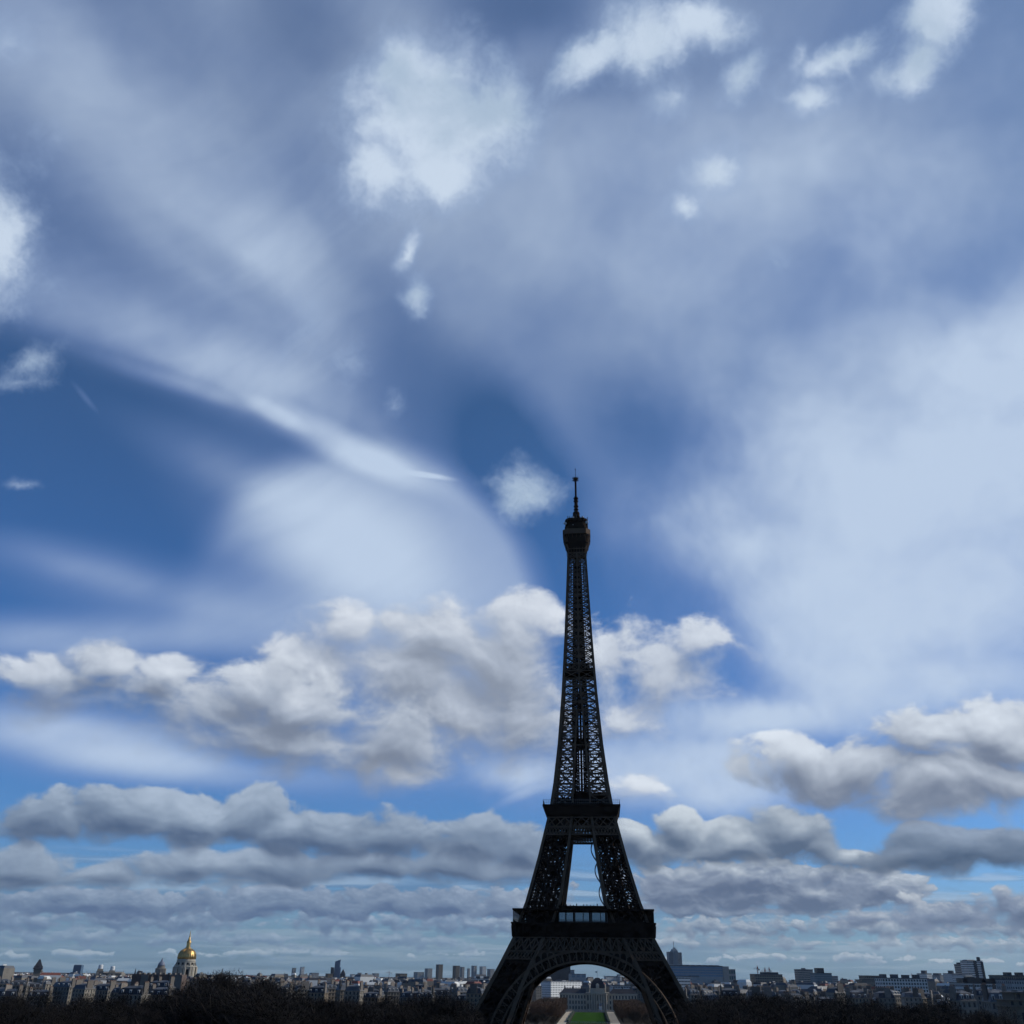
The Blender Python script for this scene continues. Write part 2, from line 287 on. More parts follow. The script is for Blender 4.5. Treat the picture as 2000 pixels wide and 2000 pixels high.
# ================================================================== building helpers
C=scene.collection
def tag(o,label=None,cat=None,group=None,kind=None):
    if label: o['label']=label
    if cat: o['category']=cat
    if group: o['group']=group
    if kind: o['kind']=kind
    return o
def thing(name,label,cat,loc=(0,0,0),rz=0.0,group=None):
    o=bpy.data.objects.new(name,None); C.objects.link(o); o.empty_display_size=1.0
    o.location=loc; o.rotation_euler=(0,0,rz); return tag(o,label,cat,group)
class MB:
    """collects faces; part() turns them into one mesh object"""
    def __init__(s): s.v=[]; s.f=[]; s.mi=[]
    def face(s,pts,m=0):
        n=len(s.v); s.v.extend(tuple(p) for p in pts); s.f.append(tuple(range(n,n+len(pts)))); s.mi.append(m)
    def solid(s,a,b,m=0,caps=(1,1)):
        """two matching rings of points joined by side faces"""
        n=len(s.v); k=len(a); s.v.extend(tuple(p) for p in a); s.v.extend(tuple(p) for p in b)
        for i in range(k):
            j=(i+1)%k; s.f.append((n+i,n+j,n+k+j,n+k+i)); s.mi.append(m)
        if caps[0]: s.f.append(tuple(n+i for i in reversed(range(k)))); s.mi.append(m)
        if caps[1]: s.f.append(tuple(n+k+i for i in range(k))); s.mi.append(m)
    def box(s,x0,x1,y0,y1,z0,z1,m=0):
        s.solid([(x0,y0,z0),(x1,y0,z0),(x1,y1,z0),(x0,y1,z0)],[(x0,y0,z1),(x1,y0,z1),(x1,y1,z1),(x0,y1,z1)],m)
    def frustum(s,a,z0,b,z1,m=0,cx=0,cy=0,ay=None,by=None):
        ay=a if ay is None else ay; by=b if by is None else by
        s.solid([(cx-a,cy-ay,z0),(cx+a,cy-ay,z0),(cx+a,cy+ay,z0),(cx-a,cy+ay,z0)],[(cx-b,cy-by,z1),(cx+b,cy-by,z1),(cx+b,cy+by,z1),(cx-b,cy+by,z1)],m)
    def bar(s,p,q,w,w2=None,m=0,up=(0,0,1)):
        p=Vector(p); q=Vector(q); d=(q-p)
        if d.length<1e-6: return
        d.normalize(); u=Vector(up)
        if abs(d.dot(u))>0.98: u=Vector((1,0,0))
        a=d.cross(u).normalized(); b=a.cross(d).normalized()
        a*=w/2; b*=(w if w2 is None else w2)/2
        s.solid([p-a-b,p+a-b,p+a+b,p-a+b],[q-a-b,q+a-b,q+a+b,q-a+b],m)
    def lathe(s,prof,n=24,m=0,cx=0,cy=0,close=True):
        rings=[[(cx+r*math.cos(2*math.pi*i/n),cy+r*math.sin(2*math.pi*i/n),z) for i in range(n)] for r,z in prof]
        base=len(s.v)
        for r in rings: s.v.extend(r)
        for k in range(len(rings)-1):
            for i in range(n):
                j=(i+1)%n; s.f.append((base+k*n+i,base+k*n+j,base+(k+1)*n+j,base+(k+1)*n+i)); s.mi.append(m)
        if close:
            s.f.append(tuple(base+i for i in reversed(range(n)))); s.mi.append(m)
            s.f.append(tuple(base+(len(rings)-1)*n+i for i in range(n))); s.mi.append(m)
    def facade(s,p,u,n,width,z0,z1,nx,ny,wf=0.42,hf=0.6,inset=0.25,mw=0,mg=1,ledge=0.0):
        """a wall of nx by ny set-back windows; p foot corner, u along, n outward"""
        p=Vector(p); u=Vector(u); n=Vector(n); cw=width/nx; ch=(z1-z0)/ny
        P=lambda x,z,dp=0.0:(p.x+u.x*x-n.x*dp,p.y+u.y*x-n.y*dp,z)
        a=cw*(1-wf)/2; b0=ch*(1-hf)*0.55; b1=ch*(1-hf)*0.45
        for j in range(ny):
            zb=z0+j*ch
            s.face([P(0,zb),P(width,zb),P(width,zb+b0),P(0,zb+b0)],mw)
            s.face([P(0,zb+ch-b1),P(width,zb+ch-b1),P(width,zb+ch),P(0,zb+ch)],mw)
            lo,hi=zb+b0,zb+ch-b1
            for i in range(nx):
                x=i*cw
                s.face([P(x,lo),P(x+a,lo),P(x+a,hi),P(x,hi)],mw); s.face([P(x+cw-a,lo),P(x+cw,lo),P(x+cw,hi),P(x+cw-a,hi)],mw)
                x0,x1=x+a,x+cw-a
                s.face([P(x0,lo,inset),P(x1,lo,inset),P(x1,hi,inset),P(x0,hi,inset)],mg)
                s.face([P(x0,lo),P(x0,lo,inset),P(x0,hi,inset),P(x0,hi)],mw); s.face([P(x1,lo,inset),P(x1,lo),P(x1,hi),P(x1,hi,inset)],mw)
                s.face([P(x0,hi,inset),P(x1,hi,inset),P(x1,hi),P(x0,hi)],mw); s.face([P(x0,lo),P(x1,lo),P(x1,lo,inset),P(x0,lo,inset)],mw)
    def mesh(s,name,mats):
        me=bpy.data.meshes.new(name); me.from_pydata(s.v,[],s.f)
        for m in mats or (): me.materials.append(m)
        if mats and len(mats)>1: me.polygons.foreach_set('material_index',s.mi)
        me.update(); return me
def part(name,mb,mats,parent=None,label=None,loc=None,smooth=False):
    if mats is not None and not isinstance(mats,(list,tuple)): mats=[mats]
    me=mb.mesh(name,mats) if isinstance(mb,MB) else mb
    if smooth: me.polygons.foreach_set('use_smooth',[True]*len(me.polygons))
    o=bpy.data.objects.new(name,me); C.objects.link(o); o.parent=parent
    if loc: o.location=loc
    if label: o['label']=label
    return o
def single(name,mb,mats,label,cat,loc=(0,0,0),rz=0.0,group=None,smooth=False):
    o=part(name,mb,mats,None,smooth=smooth); o.location=loc; o.rotation_euler=(0,0,rz); return tag(o,label,cat,group)
def copy_tree(o,parent=None):
    c=o.copy(); C.objects.link(c); c.parent=parent
    for ch in o.children: copy_tree(ch,c)
    return c
def gp(x,y,dist):
    """the point seen at photo pixel x,y when it stands dist metres ahead"""
    r=ray(x,y); k=dist/r.y; return Vector((r.x*k,dist,EYE+r.z*k))
def ppm(dist): return FPX/(dist*math.cos(PITCH)-EYE*math.sin(PITCH))

# ------------------------------------------------------------------ materials
MATS={}
def mat(name,col,rough=0.7,metal=0.0,var=0.0,scale=0.2,rnd=0.0,detail=5,spec=0.3,stretch=(1,1,1)):
    """colour mottled by noise in object space; rnd lets each object differ a little"""
    m=bpy.data.materials.new(name); m.use_nodes=True; t=m.node_tree; n=NT(t)
    b=t.nodes['Principled BSDF']; b.inputs['Roughness'].default_value=rough; b.inputs['Metallic'].default_value=metal
    b.inputs['Specular IOR Level'].default_value=spec
    tcn=n.node('ShaderNodeTexCoord'); f=n.noise(n.v('MULTIPLY',tcn.outputs['Object'],stretch),scale,detail,0.6)
    f=n.smooth(f,0.25,0.75,1-var,1+var,'LINEAR')
    if rnd:
        oi=n.node('ShaderNodeObjectInfo'); f=n.mul(f,n.smooth(oi.outputs['Random'],0,1,1-rnd,1+rnd,'LINEAR'))
    h=n.node('ShaderNodeHueSaturation'); h.inputs['Color'].default_value=tuple(col)+(1,); n.put(h.inputs['Value'],f)
    t.links.new(h.outputs[0],b.inputs['Base Color']); MATS[name]=m; return m
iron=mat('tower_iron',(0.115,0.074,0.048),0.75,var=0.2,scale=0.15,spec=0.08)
iron_shaded=mat('tower_iron_shaded',(0.022,0.014,0.010),0.9,var=0.15,scale=0.3,spec=0.05)  # darker copy of the tower paint: shade put into the colour
iron_rail=mat('railing_iron',(0.12,0.11,0.10),0.5,var=0.1)
pane=mat('pavilion_glass',(0.22,0.27,0.31),0.06,metal=0.85,var=0.05,scale=0.5)
netting=mat('netting',(0.10,0.11,0.13),0.8,var=0.1,scale=0.5)
dish_w=mat('dish_white',(0.55,0.56,0.57),0.5,var=0.05)
stone=[mat('limestone_pale',(0.23,0.205,0.168),0.85,var=0.18,scale=0.25,rnd=0.25),
       mat('limestone_grey',(0.20,0.18,0.15),0.85,var=0.18,scale=0.25,rnd=0.25),
       mat('limestone_warm',(0.23,0.188,0.14),0.85,var=0.18,scale=0.25,rnd=0.25)]
white=mat('white_render',(0.60,0.60,0.57),0.8,var=0.08,scale=0.2,rnd=0.12)
zinc=mat('zinc_roof',(0.075,0.080,0.090),0.55,var=0.18,scale=0.3,rnd=0.3,stretch=(3,3,.6))
slate=mat('slate_roof',(0.030,0.032,0.040),0.6,var=0.2,scale=0.6,rnd=0.3)
tile=mat('red_roof',(0.20,0.075,0.06),0.8,var=0.2,scale=0.5,rnd=0.2)
glass=mat('window_glass',(0.03,0.035,0.045),0.15,var=0.1,spec=0.5)
pot=mat('chimney_brick',(0.26,0.17,0.12),0.9,var=0.2,scale=0.8,rnd=0.2)
chim=mat('chimney_render',(0.16,0.14,0.12),0.9,var=0.2,scale=0.5,rnd=0.3)
# ================================================================== the iron tower
TX,TD,TR=40.667,538.5,R(-5.32)
tower=thing('lattice_tower','tall dark brown iron lattice tower with two square platforms and antenna on top','tower',(TX,TD,0),TR)
PROF=[(0,60.0),(15,52.0),(25.3,46.8),(35.5,41.3),(41.5,38.3),(50,34.0),(57.5,31.8),(64.4,29.0),(87,22.8),(110,17.4),(119.8,15.1),(149.4,11.8),(180,9.4),(214,7.57),(250.6,6.04),(265.2,5.45),(276,5.2)]
INN=[(0,40.0),(15,34.5),(25,31.0),(33,28.2),(41,24.2),(51,19.0),(57.5,15.3),(64.4,12.0),(95,7.0),(110,5.2),(120,4.7),(150,2.9),(178,0.9),(186,0.0),(300,0.0)]
def lerp(t,h):
    for (a,x),(b,y) in zip(t,t[1:]):
        if h<=b: return x+(y-x)*(h-a)/(b-a)
    return t[-1][1]
W_=lambda h:lerp(PROF,h); I_=lambda h:lerp(INN,h)
def lattice_band(mb,A,B,n,w,w2=None,m=0):
    """crossed bars between line A (two ends) and line B (two ends), n bays"""
    A0,A1,B0,B1=[Vector(q) for q in (*A,*B)]
    for i in range(n):
        a=A0.lerp(A1,i/n); b=A0.lerp(A1,(i+1)/n); c=B0.lerp(B1,i/n); d=B0.lerp(B1,(i+1)/n)
        mb.bar(a,d,w,w2,m); mb.bar(b,c,w,w2,m)
def leg_box(h,sx,sy):
    """the four chords of one leg at height h"""
    o,i=W_(h),I_(h)
    return [(sx*o,sy*o,h),(sx*i,sy*o,h),(sx*i,sy*i,h),(sx*o,sy*i,h)]
def build_leg(name,sx,sy,levels,cw,bw,nb,dense,parent):
    ch=MB(); br=MB()
    for a,b in zip(levels,levels[1:]):
        P0,P1=leg_box(a,sx,sy),leg_box(b,sx,sy)
        for k in range(4):
            ch.bar(P0[k],P1[k],cw,up=(0,1,0))
            j=(k+1)%4
            # face between chord k and j: belt at the top, large cross, fine fill
            ch.bar(P1[k],P1[j],bw*1.3,m=1)
            if a==levels[0]: ch.bar(P0[k],P0[j],bw*1.3,m=1)
            lattice_band(ch,(P0[k],P0[j]),(P1[k],P1[j]),1,bw,m=1)
            if dense:
                m0=[Vector(P0[k]).lerp(Vector(P1[k]),q) for q in (0,.5,1)]; m1=[Vector(P0[j]).lerp(Vector(P1[j]),q) for q in (0,.5,1)]
                for q in range(2):
                    lattice_band(br,(m0[q],m1[q]),(m0[q+1],m1[q+1]),nb,bw*0.55)
                br.bar(m0[1],m1[1],bw*0.9)
        # inside: lift rails, stair flights
        c0=sum((Vector(q) for q in P0),Vector())/4; c1=sum((Vector(q) for q in P1),Vector())/4
        for dx,dy in ((-2.2,-1.5),(2.2,-1.5),(-2.2,2.0),(2.2,2.0)):
            br.bar(c0+Vector((dx,dy,0)),c1+Vector((dx,dy,0)),0.8)
        for q in range(6):
            p=c0.lerp(c1,q/6)+Vector((-2.6,0,0)); r=c0.lerp(c1,(q+1)/6)+Vector((2.6,0,0))
            if q%2: p.x,r.x=r.x,p.x
            br.bar(p,r,1.4,0.4)
            br.bar(p+Vector((0,3.2,.5)),r+Vector((0,3.2,.5)),1.2,0.4)
    lg=part(name,ch,[iron,iron_shaded],parent); part('bracing',br,iron_shaded,lg); return lg
for sx in (-1,1):
    for sy in (-1,1):
        build_leg('leg',sx,sy,[0,10,20,30,40,50.5],1.7,0.75,6,True,tower)
        build_leg('upper_leg',sx,sy,[57,67.5,78.5,89.5,100.5,110],1.4,0.62,5,True,tower)
        for q in leg_box(0,sx,sy):
            pl=MB(); pl.frustum(4.2,-0.5,2.4,4.5,0,q[0],q[1]); part('masonry_pier',pl,stone[1],tower)
def rotz(p,k):
    x,y,z=p
    for _ in range(k): x,y=-y,x
    return (x,y,z)
class RB(MB):
    """like MB with the points turned k quarter turns about the tower axis"""
    def __init__(s,k): MB.__init__(s); s.k=k
    def mesh(s,name,mats):
        s.v=[rotz(p,s.k) for p in s.v]; return MB.mesh(s,name,mats)
# the great arches and the crossed belts above them
AC,AR=0.6,39.9           # arch centre height and radius of its lower rim
for k in range(4):
    ar=RB(k); y0=-W_(38)+0.4
    def arch_pt(a,r): 
        z=AC+r*math.sin(a); return (r*math.cos(a),-W_(max(z,6))-0.25,z)
    dk_=RB(k); N=72; rad=((AR,0.9),(AR+4.6,1.1))
    a0,a1=R(8),R(172)
    for i in range(N):
        a,b=a0+(a1-a0)*i/N,a0+(a1-a0)*(i+1)/N
        for r,w in rad: ar.bar(arch_pt(a,r),arch_pt(b,r),0.75,w)
        # deep soffit, the shade beneath it put into the dark colour
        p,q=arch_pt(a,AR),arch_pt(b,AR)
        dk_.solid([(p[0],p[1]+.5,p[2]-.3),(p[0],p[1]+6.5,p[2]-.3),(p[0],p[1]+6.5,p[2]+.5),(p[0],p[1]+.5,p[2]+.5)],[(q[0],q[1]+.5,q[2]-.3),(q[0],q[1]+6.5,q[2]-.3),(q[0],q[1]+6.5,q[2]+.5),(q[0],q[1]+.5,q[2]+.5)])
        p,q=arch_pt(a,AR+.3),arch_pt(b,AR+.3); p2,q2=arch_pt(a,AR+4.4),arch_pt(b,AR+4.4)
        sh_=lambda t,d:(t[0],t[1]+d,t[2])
        dk_.solid([sh_(p,.8),sh_(p2,.8),sh_(p2,1.1),sh_(p,1.1)],[sh_(q,.8),sh_(q2,.8),sh_(q2,1.1),sh_(q,1.1)])  # added dark backing plate, blackens the panels between the rims
        if i%2==0:
            ar.bar(arch_pt(a,AR),arch_pt(a,AR+4.6),0.6,0.4)
            m=(a+b)/2+(b-a)/2; lattice_band(ar,(arch_pt(a,AR+1),arch_pt(m,AR+1)),(arch_pt(a,AR+4),arch_pt(m,AR+4)),1,0.22)
    ap=part('arch',ar,iron,tower); part('soffit_backing',dk_,iron_shaded,ap)
    # arcaded fill between arch and belt
    fl=RB(k); yw=lambda z:-W_(z)-0.15
    line=lambda x: 51.0-(x-I_(51))*1.93          # the leg's inner edge
    rim=lambda x: AC+math.sqrt(max((AR+4.6)**2-x*x,0))
    for s in (-1,1):
        xs=[i*0.75 for i in range(44)]
        for x0,x1 in zip(xs,xs[1:]):
            t0,t1=min(45.0,line(x0)),min(45.0,line(x1)); l0,l1=rim(x0)-.2,rim(x1)-.2
            if t0-l0<0.1 and t1-l1<0.1: continue
            t0,t1=max(t0,l0+.05),max(t1,l1+.05)
            f=[(s*x0,yw(l0),l0),(s*x1,yw(l1),l1),(s*x1,yw(t1),t1),(s*x0,yw(t0),t0)]
            g=[(p[0],p[1]+.35,p[2]) for p in f]
            if s<0: f.reverse(); g.reverse()
            fl.solid(g,f)
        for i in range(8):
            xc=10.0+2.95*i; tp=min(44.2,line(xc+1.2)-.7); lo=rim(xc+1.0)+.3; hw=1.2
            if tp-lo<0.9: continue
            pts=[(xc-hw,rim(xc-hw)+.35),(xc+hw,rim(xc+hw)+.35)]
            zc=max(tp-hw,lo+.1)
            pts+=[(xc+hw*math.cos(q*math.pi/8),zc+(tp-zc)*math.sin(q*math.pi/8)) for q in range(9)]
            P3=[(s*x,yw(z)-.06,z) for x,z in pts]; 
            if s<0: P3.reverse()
            op=RB(k); op.face(P3); part('arcade_shade_panel',op,iron_shaded,ap)  # flat dark face in front of the fill, painted shade of an open arch
    part('arcade',fl,iron,ap)
    be=RB(k); zt,zb,zl=51.2,44.9,41.4
    def yb(z): return -W_(z)-0.45
    n=19
    for (z,wd) in ((zt,.8),(zb,.8)):
        be.bar((-W_(z),yb(z),z),(W_(z),yb(z),z),0.6,wd)
    for i in range(n+1):
        t=-1+2*i/n; be.bar((t*W_(zb),yb(zb),zb),(t*W_(zb)*0.0+t*W_(zt),yb(zt),zt),0.62,0.35)
    lattice_band(be,((-W_(zb),yb(zb),zb),(W_(zb),yb(zb),zb)),((-W_(zt),yb(zt),zt),(W_(zt),yb(zt),zt)),n,0.52)
    zm=(zt+zb)/2
    lattice_band(be,((-W_(zb),yb(zb)+4,zb),(W_(zb),yb(zb)+4,zb)),((-W_(zt),yb(zt)+4,zt),(W_(zt),yb(zt)+4,zt)),n*2,0.5)
    for s in (-1,1):
        i0=I_(zl)+0.8
        be.bar((s*i0,yb(zl),zl),(s*W_(zl),yb(zl),zl),0.55,0.7)
        lattice_band(be,((s*i0,yb(zl),zl),(s*W_(zl),yb(zl),zl)),((s*(i0-1.0),yb(zb),zb),(s*W_(zb),yb(zb),zb)),8,0.42)
        for z0,z1 in ((zl,zb),(zb,zt)): be.bar((s*I_(z0),yb(z0)-.1,z0),(s*I_(z1),yb(z1)-.1,z1),1.3,0.5)
    bp=part('lattice_belt',be,iron,tower)
    gp_=RB(k)
    for s in (-1,1):
        gp_.box(min(s*10.5,s*31.0),max(s*10.5,s*31.0),-24.0,-23.6,44.6,51.0); gp_.box(min(s*20,s*33.0),max(s*20,s*33.0),-30.0,-29.7,41.6,50.8)
    for i in range(15): gp_.bar((-10.5+1.5*i,-23.8,44.6),(-10.5+1.5*i,-23.8,51),0.62)
    for i in range(5): gp_.bar((-10.5,-23.8,44.8+1.5*i),(10.5,-23.8,44.8+1.5*i),0.62)
    part('dark_backing_plate',gp_,iron_shaded,bp)  # added solid plates and bars that darken the gaps behind the belt
# ---- first platform
fp=MB()
for (a,za,b,zb2) in ((34.2,50.9,34.6,51.6),(34.3,51.6,34.6,56.2),(35.1,56.2,35.3,57.6)):
    # hollow square collar
    for k in range(4):
        q=[(-a,-a,za),(a,-a,za),(a,-a+14,za),(-a,-a+14,za)]; r=[(-b,-b,zb2),(b,-b,zb2),(b,-b+14,zb2),(-b,-b+14,zb2)]
        if k%2: q=[(-a+14 if x<0 else a-14 if False else x,y,z) for x,y,z in q]
        m=RB(k); m.solid(q,r)
        off=len(fp.v); fp.v.extend(rotz(p,k) for p in m.v); fp.f.extend(tuple(i+off for i in f) for f in m.f); fp.mi.extend(m.mi)
first=part('first_platform',fp,iron_shaded,tower)
for k in range(4):
    cs=RB(k)
    for i in range(19):
        x=-33.2+66.4*i/18
        cs.bar((x,-34.75,51.3),(x,-35.2,56.4),0.55,0.9)
        if i<18: cs.box(x+0.9,x+66.4/18-0.9,-34.80,-34.55,53.0,53.7)     # name panels of the frieze
    cs.box(-35.45,35.45,-35.45,-35.2,57.2,57.9)
    part('frieze',cs,iron_shaded,first)
    gl=RB(k)
    gl.solid([(-34.8,-34.8,63.3),(34.8,-34.8,63.3),(28.5,-28.5,63.3),(-28.5,-28.5,63.3)],[(-34.8,-34.8,64.1),(34.8,-34.8,64.1),(28.5,-28.5,64.1),(-28.5,-28.5,64.1)])
    gl.box(-28.4,28.4,-28.6,-28.2,57.6,63.3)                              # back wall of the gallery
    for i in range(17):
        x=-34.4+68.8*i/16; gl.bar((x,-34.4,57.6),(x,-34.4,63.4),0.28)
    gl.bar((-34.6,-34.5,59.0),(34.6,-34.5,59.0),0.12); gl.bar((-34.6,-34.5,58.4),(34.6,-34.5,58.4),0.08)
    for i in range(137): gl.bar((-34.4+68.8*i/136,-34.5,57.7),(-34.4+68.8*i/136,-34.5,59.0),0.06)
    part('gallery',gl,iron_shaded,first)
    pv=RB(k); pv.box(-13.2,12.2,-29.0,-17.0,57.7,65.2); pv.box(-12.2,11.4,-30,-16.5,65.2,65.7)
    for i in range(14): pv.bar((-11.6+i*1.7,-22-4*(i%3),65.7),(-11.6+i*1.7,-22-4*(i%3),66.3+0.3*(i%2)),0.5)
    pvo=part('pavilion',pv,iron_shaded,first)
    for i in range(3):
        x0=-11.9+7.9*i; pn=RB(k); pn.box(x0,x0+6.9,-29.35,-29.1,58.5,62.5)
        po=part('window',pn,pane,pvo)
        mu=RB(k)
    fr=RB(k)
    for i in range(25): fr.bar((-12.0+23.8*i/24,-29.5,58.3),(-12.0+23.8*i/24,-29.5,62.7),0.10 if i%8 else 0.5)
    fr.bar((-12.2,-29.5,62.7),(12,-29.5,62.7),0.35); fr.bar((-12.2,-29.5,58.3),(12,-29.5,58.3),0.3)
    part('window_frame',fr,iron_rail,pvo)
# ---- netting draped on the inner edge of one leg
nt=MB()
for (z0,z1) in ((99.5,88.5),(88.2,77.5),(77.2,66.0)):
    n=16
    for i in range(n):
        t0,t1=i/n,(i+1)/n
        def q(t):
            z=z0+(z1-z0)*t; x=I_(z)-0.2-2.6*math.sin(math.pi*t)**0.8*(1-0.25*t)-0.3; return x,z
        (xa,za),(xb,zb3)=q(t0),q(t1); yo=-W_(za)+13.0
        nt.solid([(xa,yo,za),(xa+.5,yo,za),(xa+.5,yo+5,za),(xa,yo+5,za)],[(xb,yo,zb3),(xb+.5,yo,zb3),(xb+.5,yo+5,zb3),(xb,yo+5,zb3)])
    nt.bar((I_(z0)-.6,-W_(z0)+12.9,z0),(I_(z1)-.6,-W_(z1)+12.9,z1),0.5)
part('draped_netting',nt,netting,tower)
# ---- second platform
sp=MB(); sp.frustum(18.4,110.2,19.0,111.2); sp.frustum(19.0,111.2,20.1,115.2); sp.frustum(20.6,115.2,20.6,116.1)
second=part('second_platform',sp,iron_shaded,tower)
for k in range(4):
    rl=RB(k)
    for z in (117.0,117.8,118.6): rl.bar((-20.3,-20.3,z),(20.3,-20.3,z),0.10)
    for i in range(41): rl.bar((-20.3+i*1.015,-20.3,116.1),(-20.3+i*1.015,-20.3,118.7),0.10)
    part('railing',rl,iron_rail,second)
    tr=RB(k)
    for z0,z1,n,w in ((105.0,109.8,8,.55),(100.9,104.6,24,.42)):
        tr.bar((-W_(z0),-W_(z0)-.3,z0),(W_(z0),-W_(z0)-.3,z0),0.5,0.7); tr.bar((-W_(z1),-W_(z1)-.3,z1),(W_(z1),-W_(z1)-.3,z1),0.5,0.6)
        lattice_band(tr,((-W_(z0),-W_(z0)-.3,z0),(W_(z0),-W_(z0)-.3,z0)),((-W_(z1),-W_(z1)-.3,z1),(W_(z1),-W_(z1)-.3,z1)),n,w)
    # the deep inner girder with square holes
    for z in (100.2,101.8,103.4,105.0,106.6,108.2): tr.bar((-9,-W_(100)+9,z),(9,-W_(100)+9,z),0.5,0.75)
    for i in range(13): tr.bar((-9+1.5*i,-W_(100)+9,100),(-9+1.5*i,-W_(100)+9,110),0.55)
    for s in (-1,1): tr.bar((s*I_(100)*1.0,-W_(100)-.5,100),(s*I_(110),-W_(110)-.5,110),1.2,0.4)
    part('girder',tr,iron,second)
ud=MB(); ud.box(-15.4,15.4,-15.4,15.4,118.6,119.3); ud.box(-16.5,16.5,-16.5,16.5,116.1,117.6); ud.box(-6,6,-9,9,119.3,123.6); ud.frustum(5.5,123.6,3.6,125.6)
ud.box(5.6,13.6,-9,9,119.3,122.6); ud.frustum(4.3,122.6,3.2,124.4,0,9.6,0,9.2,7.5); ud.box(-13.0,-6.2,-8,8,119.3,121.4)
for i in range(26): ud.bar((-15+30*i/25,-15.5,119.3),(-15+30*i/25,-15.5,120.3+(i%5==0)*0.9),0.25+(i%3==0)*0.5)
part('upper_deck',ud,iron_shaded,second)
# ---- the shaft
sh=MB(); br=MB()
lv=[116.0]; h=116.0
while h<267: 
    h+=max(5.6,11.4-(h-118)*0.037); lv.append(min(h,268.3))
if lv[-1]<268.2: lv.append(268.3)
for a,b in zip(lv,lv[1:]):
    m=a+(b-a)*0.5
    for k in range(4):
        F=lambda x,h_:rotz((x,-W_(h_),h_),k)
        cw=1.75-(a-116)/150*0.85
        sh.bar(F(-W_(a),a),F(-W_(b),b),cw,up=(0,1,0))                           # corner chord
        ia,ib,im=I_(a),I_(b),I_(m); merged=ib<0.9
        w=0.55-(a-116)/150*0.2
        for s in (-1,1):
            if not merged or s==1: sh.bar(F(s*ia,a),F(s*ib,b),1.0 if not merged else 0.95,up=(0,1,0))
            # open crossed bay below, close lattice above
            o=lambda h_: s*(W_(h_)); i=lambda h_: s*I_(h_)
            sh.bar(F(o(m),m),F(i(m),m),w*1.1); sh.bar(F(o(b),b),F(i(b),b),w*1.1)
            if a==116.0: sh.bar(F(o(a),a),F(i(a),a),w)
            br.bar(F(o(a),a),F(i(m),m),w); br.bar(F(i(a),a),F(o(m),m),w)
            br.bar(F(o(m),m),F(i(b),b),w); br.bar(F(i(m),m),F(o(b),b),w)
            t1=m+(b-m)/3; 
            lattice_band(br,(F(o(m),m),F(i(m),m)),(F(o(b),b),F(i(b),b)),3,w*0.5)
            if not merged:
                # inner faces of each leg
                G=lambda x,y,h_:rotz((x,y,h_),k)
                br.bar(G(i(a),-W_(a),a),G(i(b),-I_(b),b),w*.8); br.bar(G(i(a),-I_(a),a),G(i(b),-W_(b),b),w*.8)
                br.bar(G(i(m),-W_(m),m),G(i(m),-I_(m),m),w*.9); br.bar(G(i(b),-W_(b),b),G(i(b),-I_(b),b),w*.9)
        if not merged:
            br.bar(F(-ib,b),F(ib,b),w*.8)
        else:
            q=1.0 if a<250 else .7
            br.solid([rotz((x,y,m-q),k) for x,y in ((-.95,-W_(m)-.35),(.95,-W_(m)-.35),(.95,-W_(m)+.35),(-.95,-W_(m)+.35))],[rotz((x,y,m+q),k) for x,y in ((-.95,-W_(m)-.35),(.95,-W_(m)-.35),(.95,-W_(m)+.35),(-.95,-W_(m)+.35))])   # gusset
    if not merged:
        for sx in (-1,1):
            for sy in (-1,1): sh.bar((sx*ia,sy*ia,a),(sx*ib,sy*ib,b),0.8,up=(0,1,0))
    # level frames across the shaft
    Wm=W_(b); br.bar((-Wm,-Wm,b),(Wm,Wm,b),w*.7); br.bar((-Wm,Wm,b),(Wm,-Wm,b),w*.7)
shaft=part('shaft',sh,iron,tower); part('bracing',br,iron,shaft)
el=MB()
tf=lambda z:min(1.0,W_(z)/10.2)
for x,y,wd in ((-4.0,-3,1.3),(4.0,-3,1.3),(-4.0,3,1.3),(4.0,3,1.3),(-1.3,-2.4,.9),(1.5,2.2,.9),(-2.4,1.0,.7),(2.5,-1.0,.8)):
    for zz in range(117,264,6):
        z1=min(zz+6,265); f0,f1=tf(zz),tf(z1); el.bar((x*f0,y*f0,zz),(x*f1,y*f1,z1),wd*max(f0,.55))
for zz in range(118,262,3):
    f=tf(zz)
    for yy in (-3,3):
        el.bar((-4.0*f,yy*f,zz),(-1.3*f,yy*f,zz+3),0.5); el.bar((4.0*f,yy*f,zz),(1.3*f,yy*f,zz+3),0.5)
        el.bar((-4.0*f,yy*f,zz+3),(-1.3*f,yy*f,zz),0.5); el.bar((4.0*f,yy*f,zz+3),(1.3*f,yy*f,zz),0.5)
    el.bar((-4*f,-3*f,zz),(-4*f,3*f,zz+3),.5); el.bar((4*f,-3*f,zz),(4*f,3*f,zz+3),.5)
    if zz%2: el.bar((-3.6*f,.4,zz),(-1.0*f,.4,zz+3),0.8,0.3); el.bar((1.4*f,-.6,zz+3),(3.6*f,-.6,zz),0.8,0.3)
el.box(-2.6,2.6,-2.5,2.5,150,155)
for zz in range(118,262,2): el.bar((-1.4*tf(zz),-2.2,zz),(1.4*tf(zz),1.6,zz+(zz%5)*.4),0.35)
el.bar((0.15,0.5,118),(0.1,0,262),1.3)
part('lift_shaft',el,iron_shaded,shaft)
ip=MB(); w=W_(195); ip.box(-w-.1,w+.1,-w-.1,w+.1,192.4,194.2); ip.box(-w*.7,w*.7,-w*.7,w*.7,194.2,197.6)
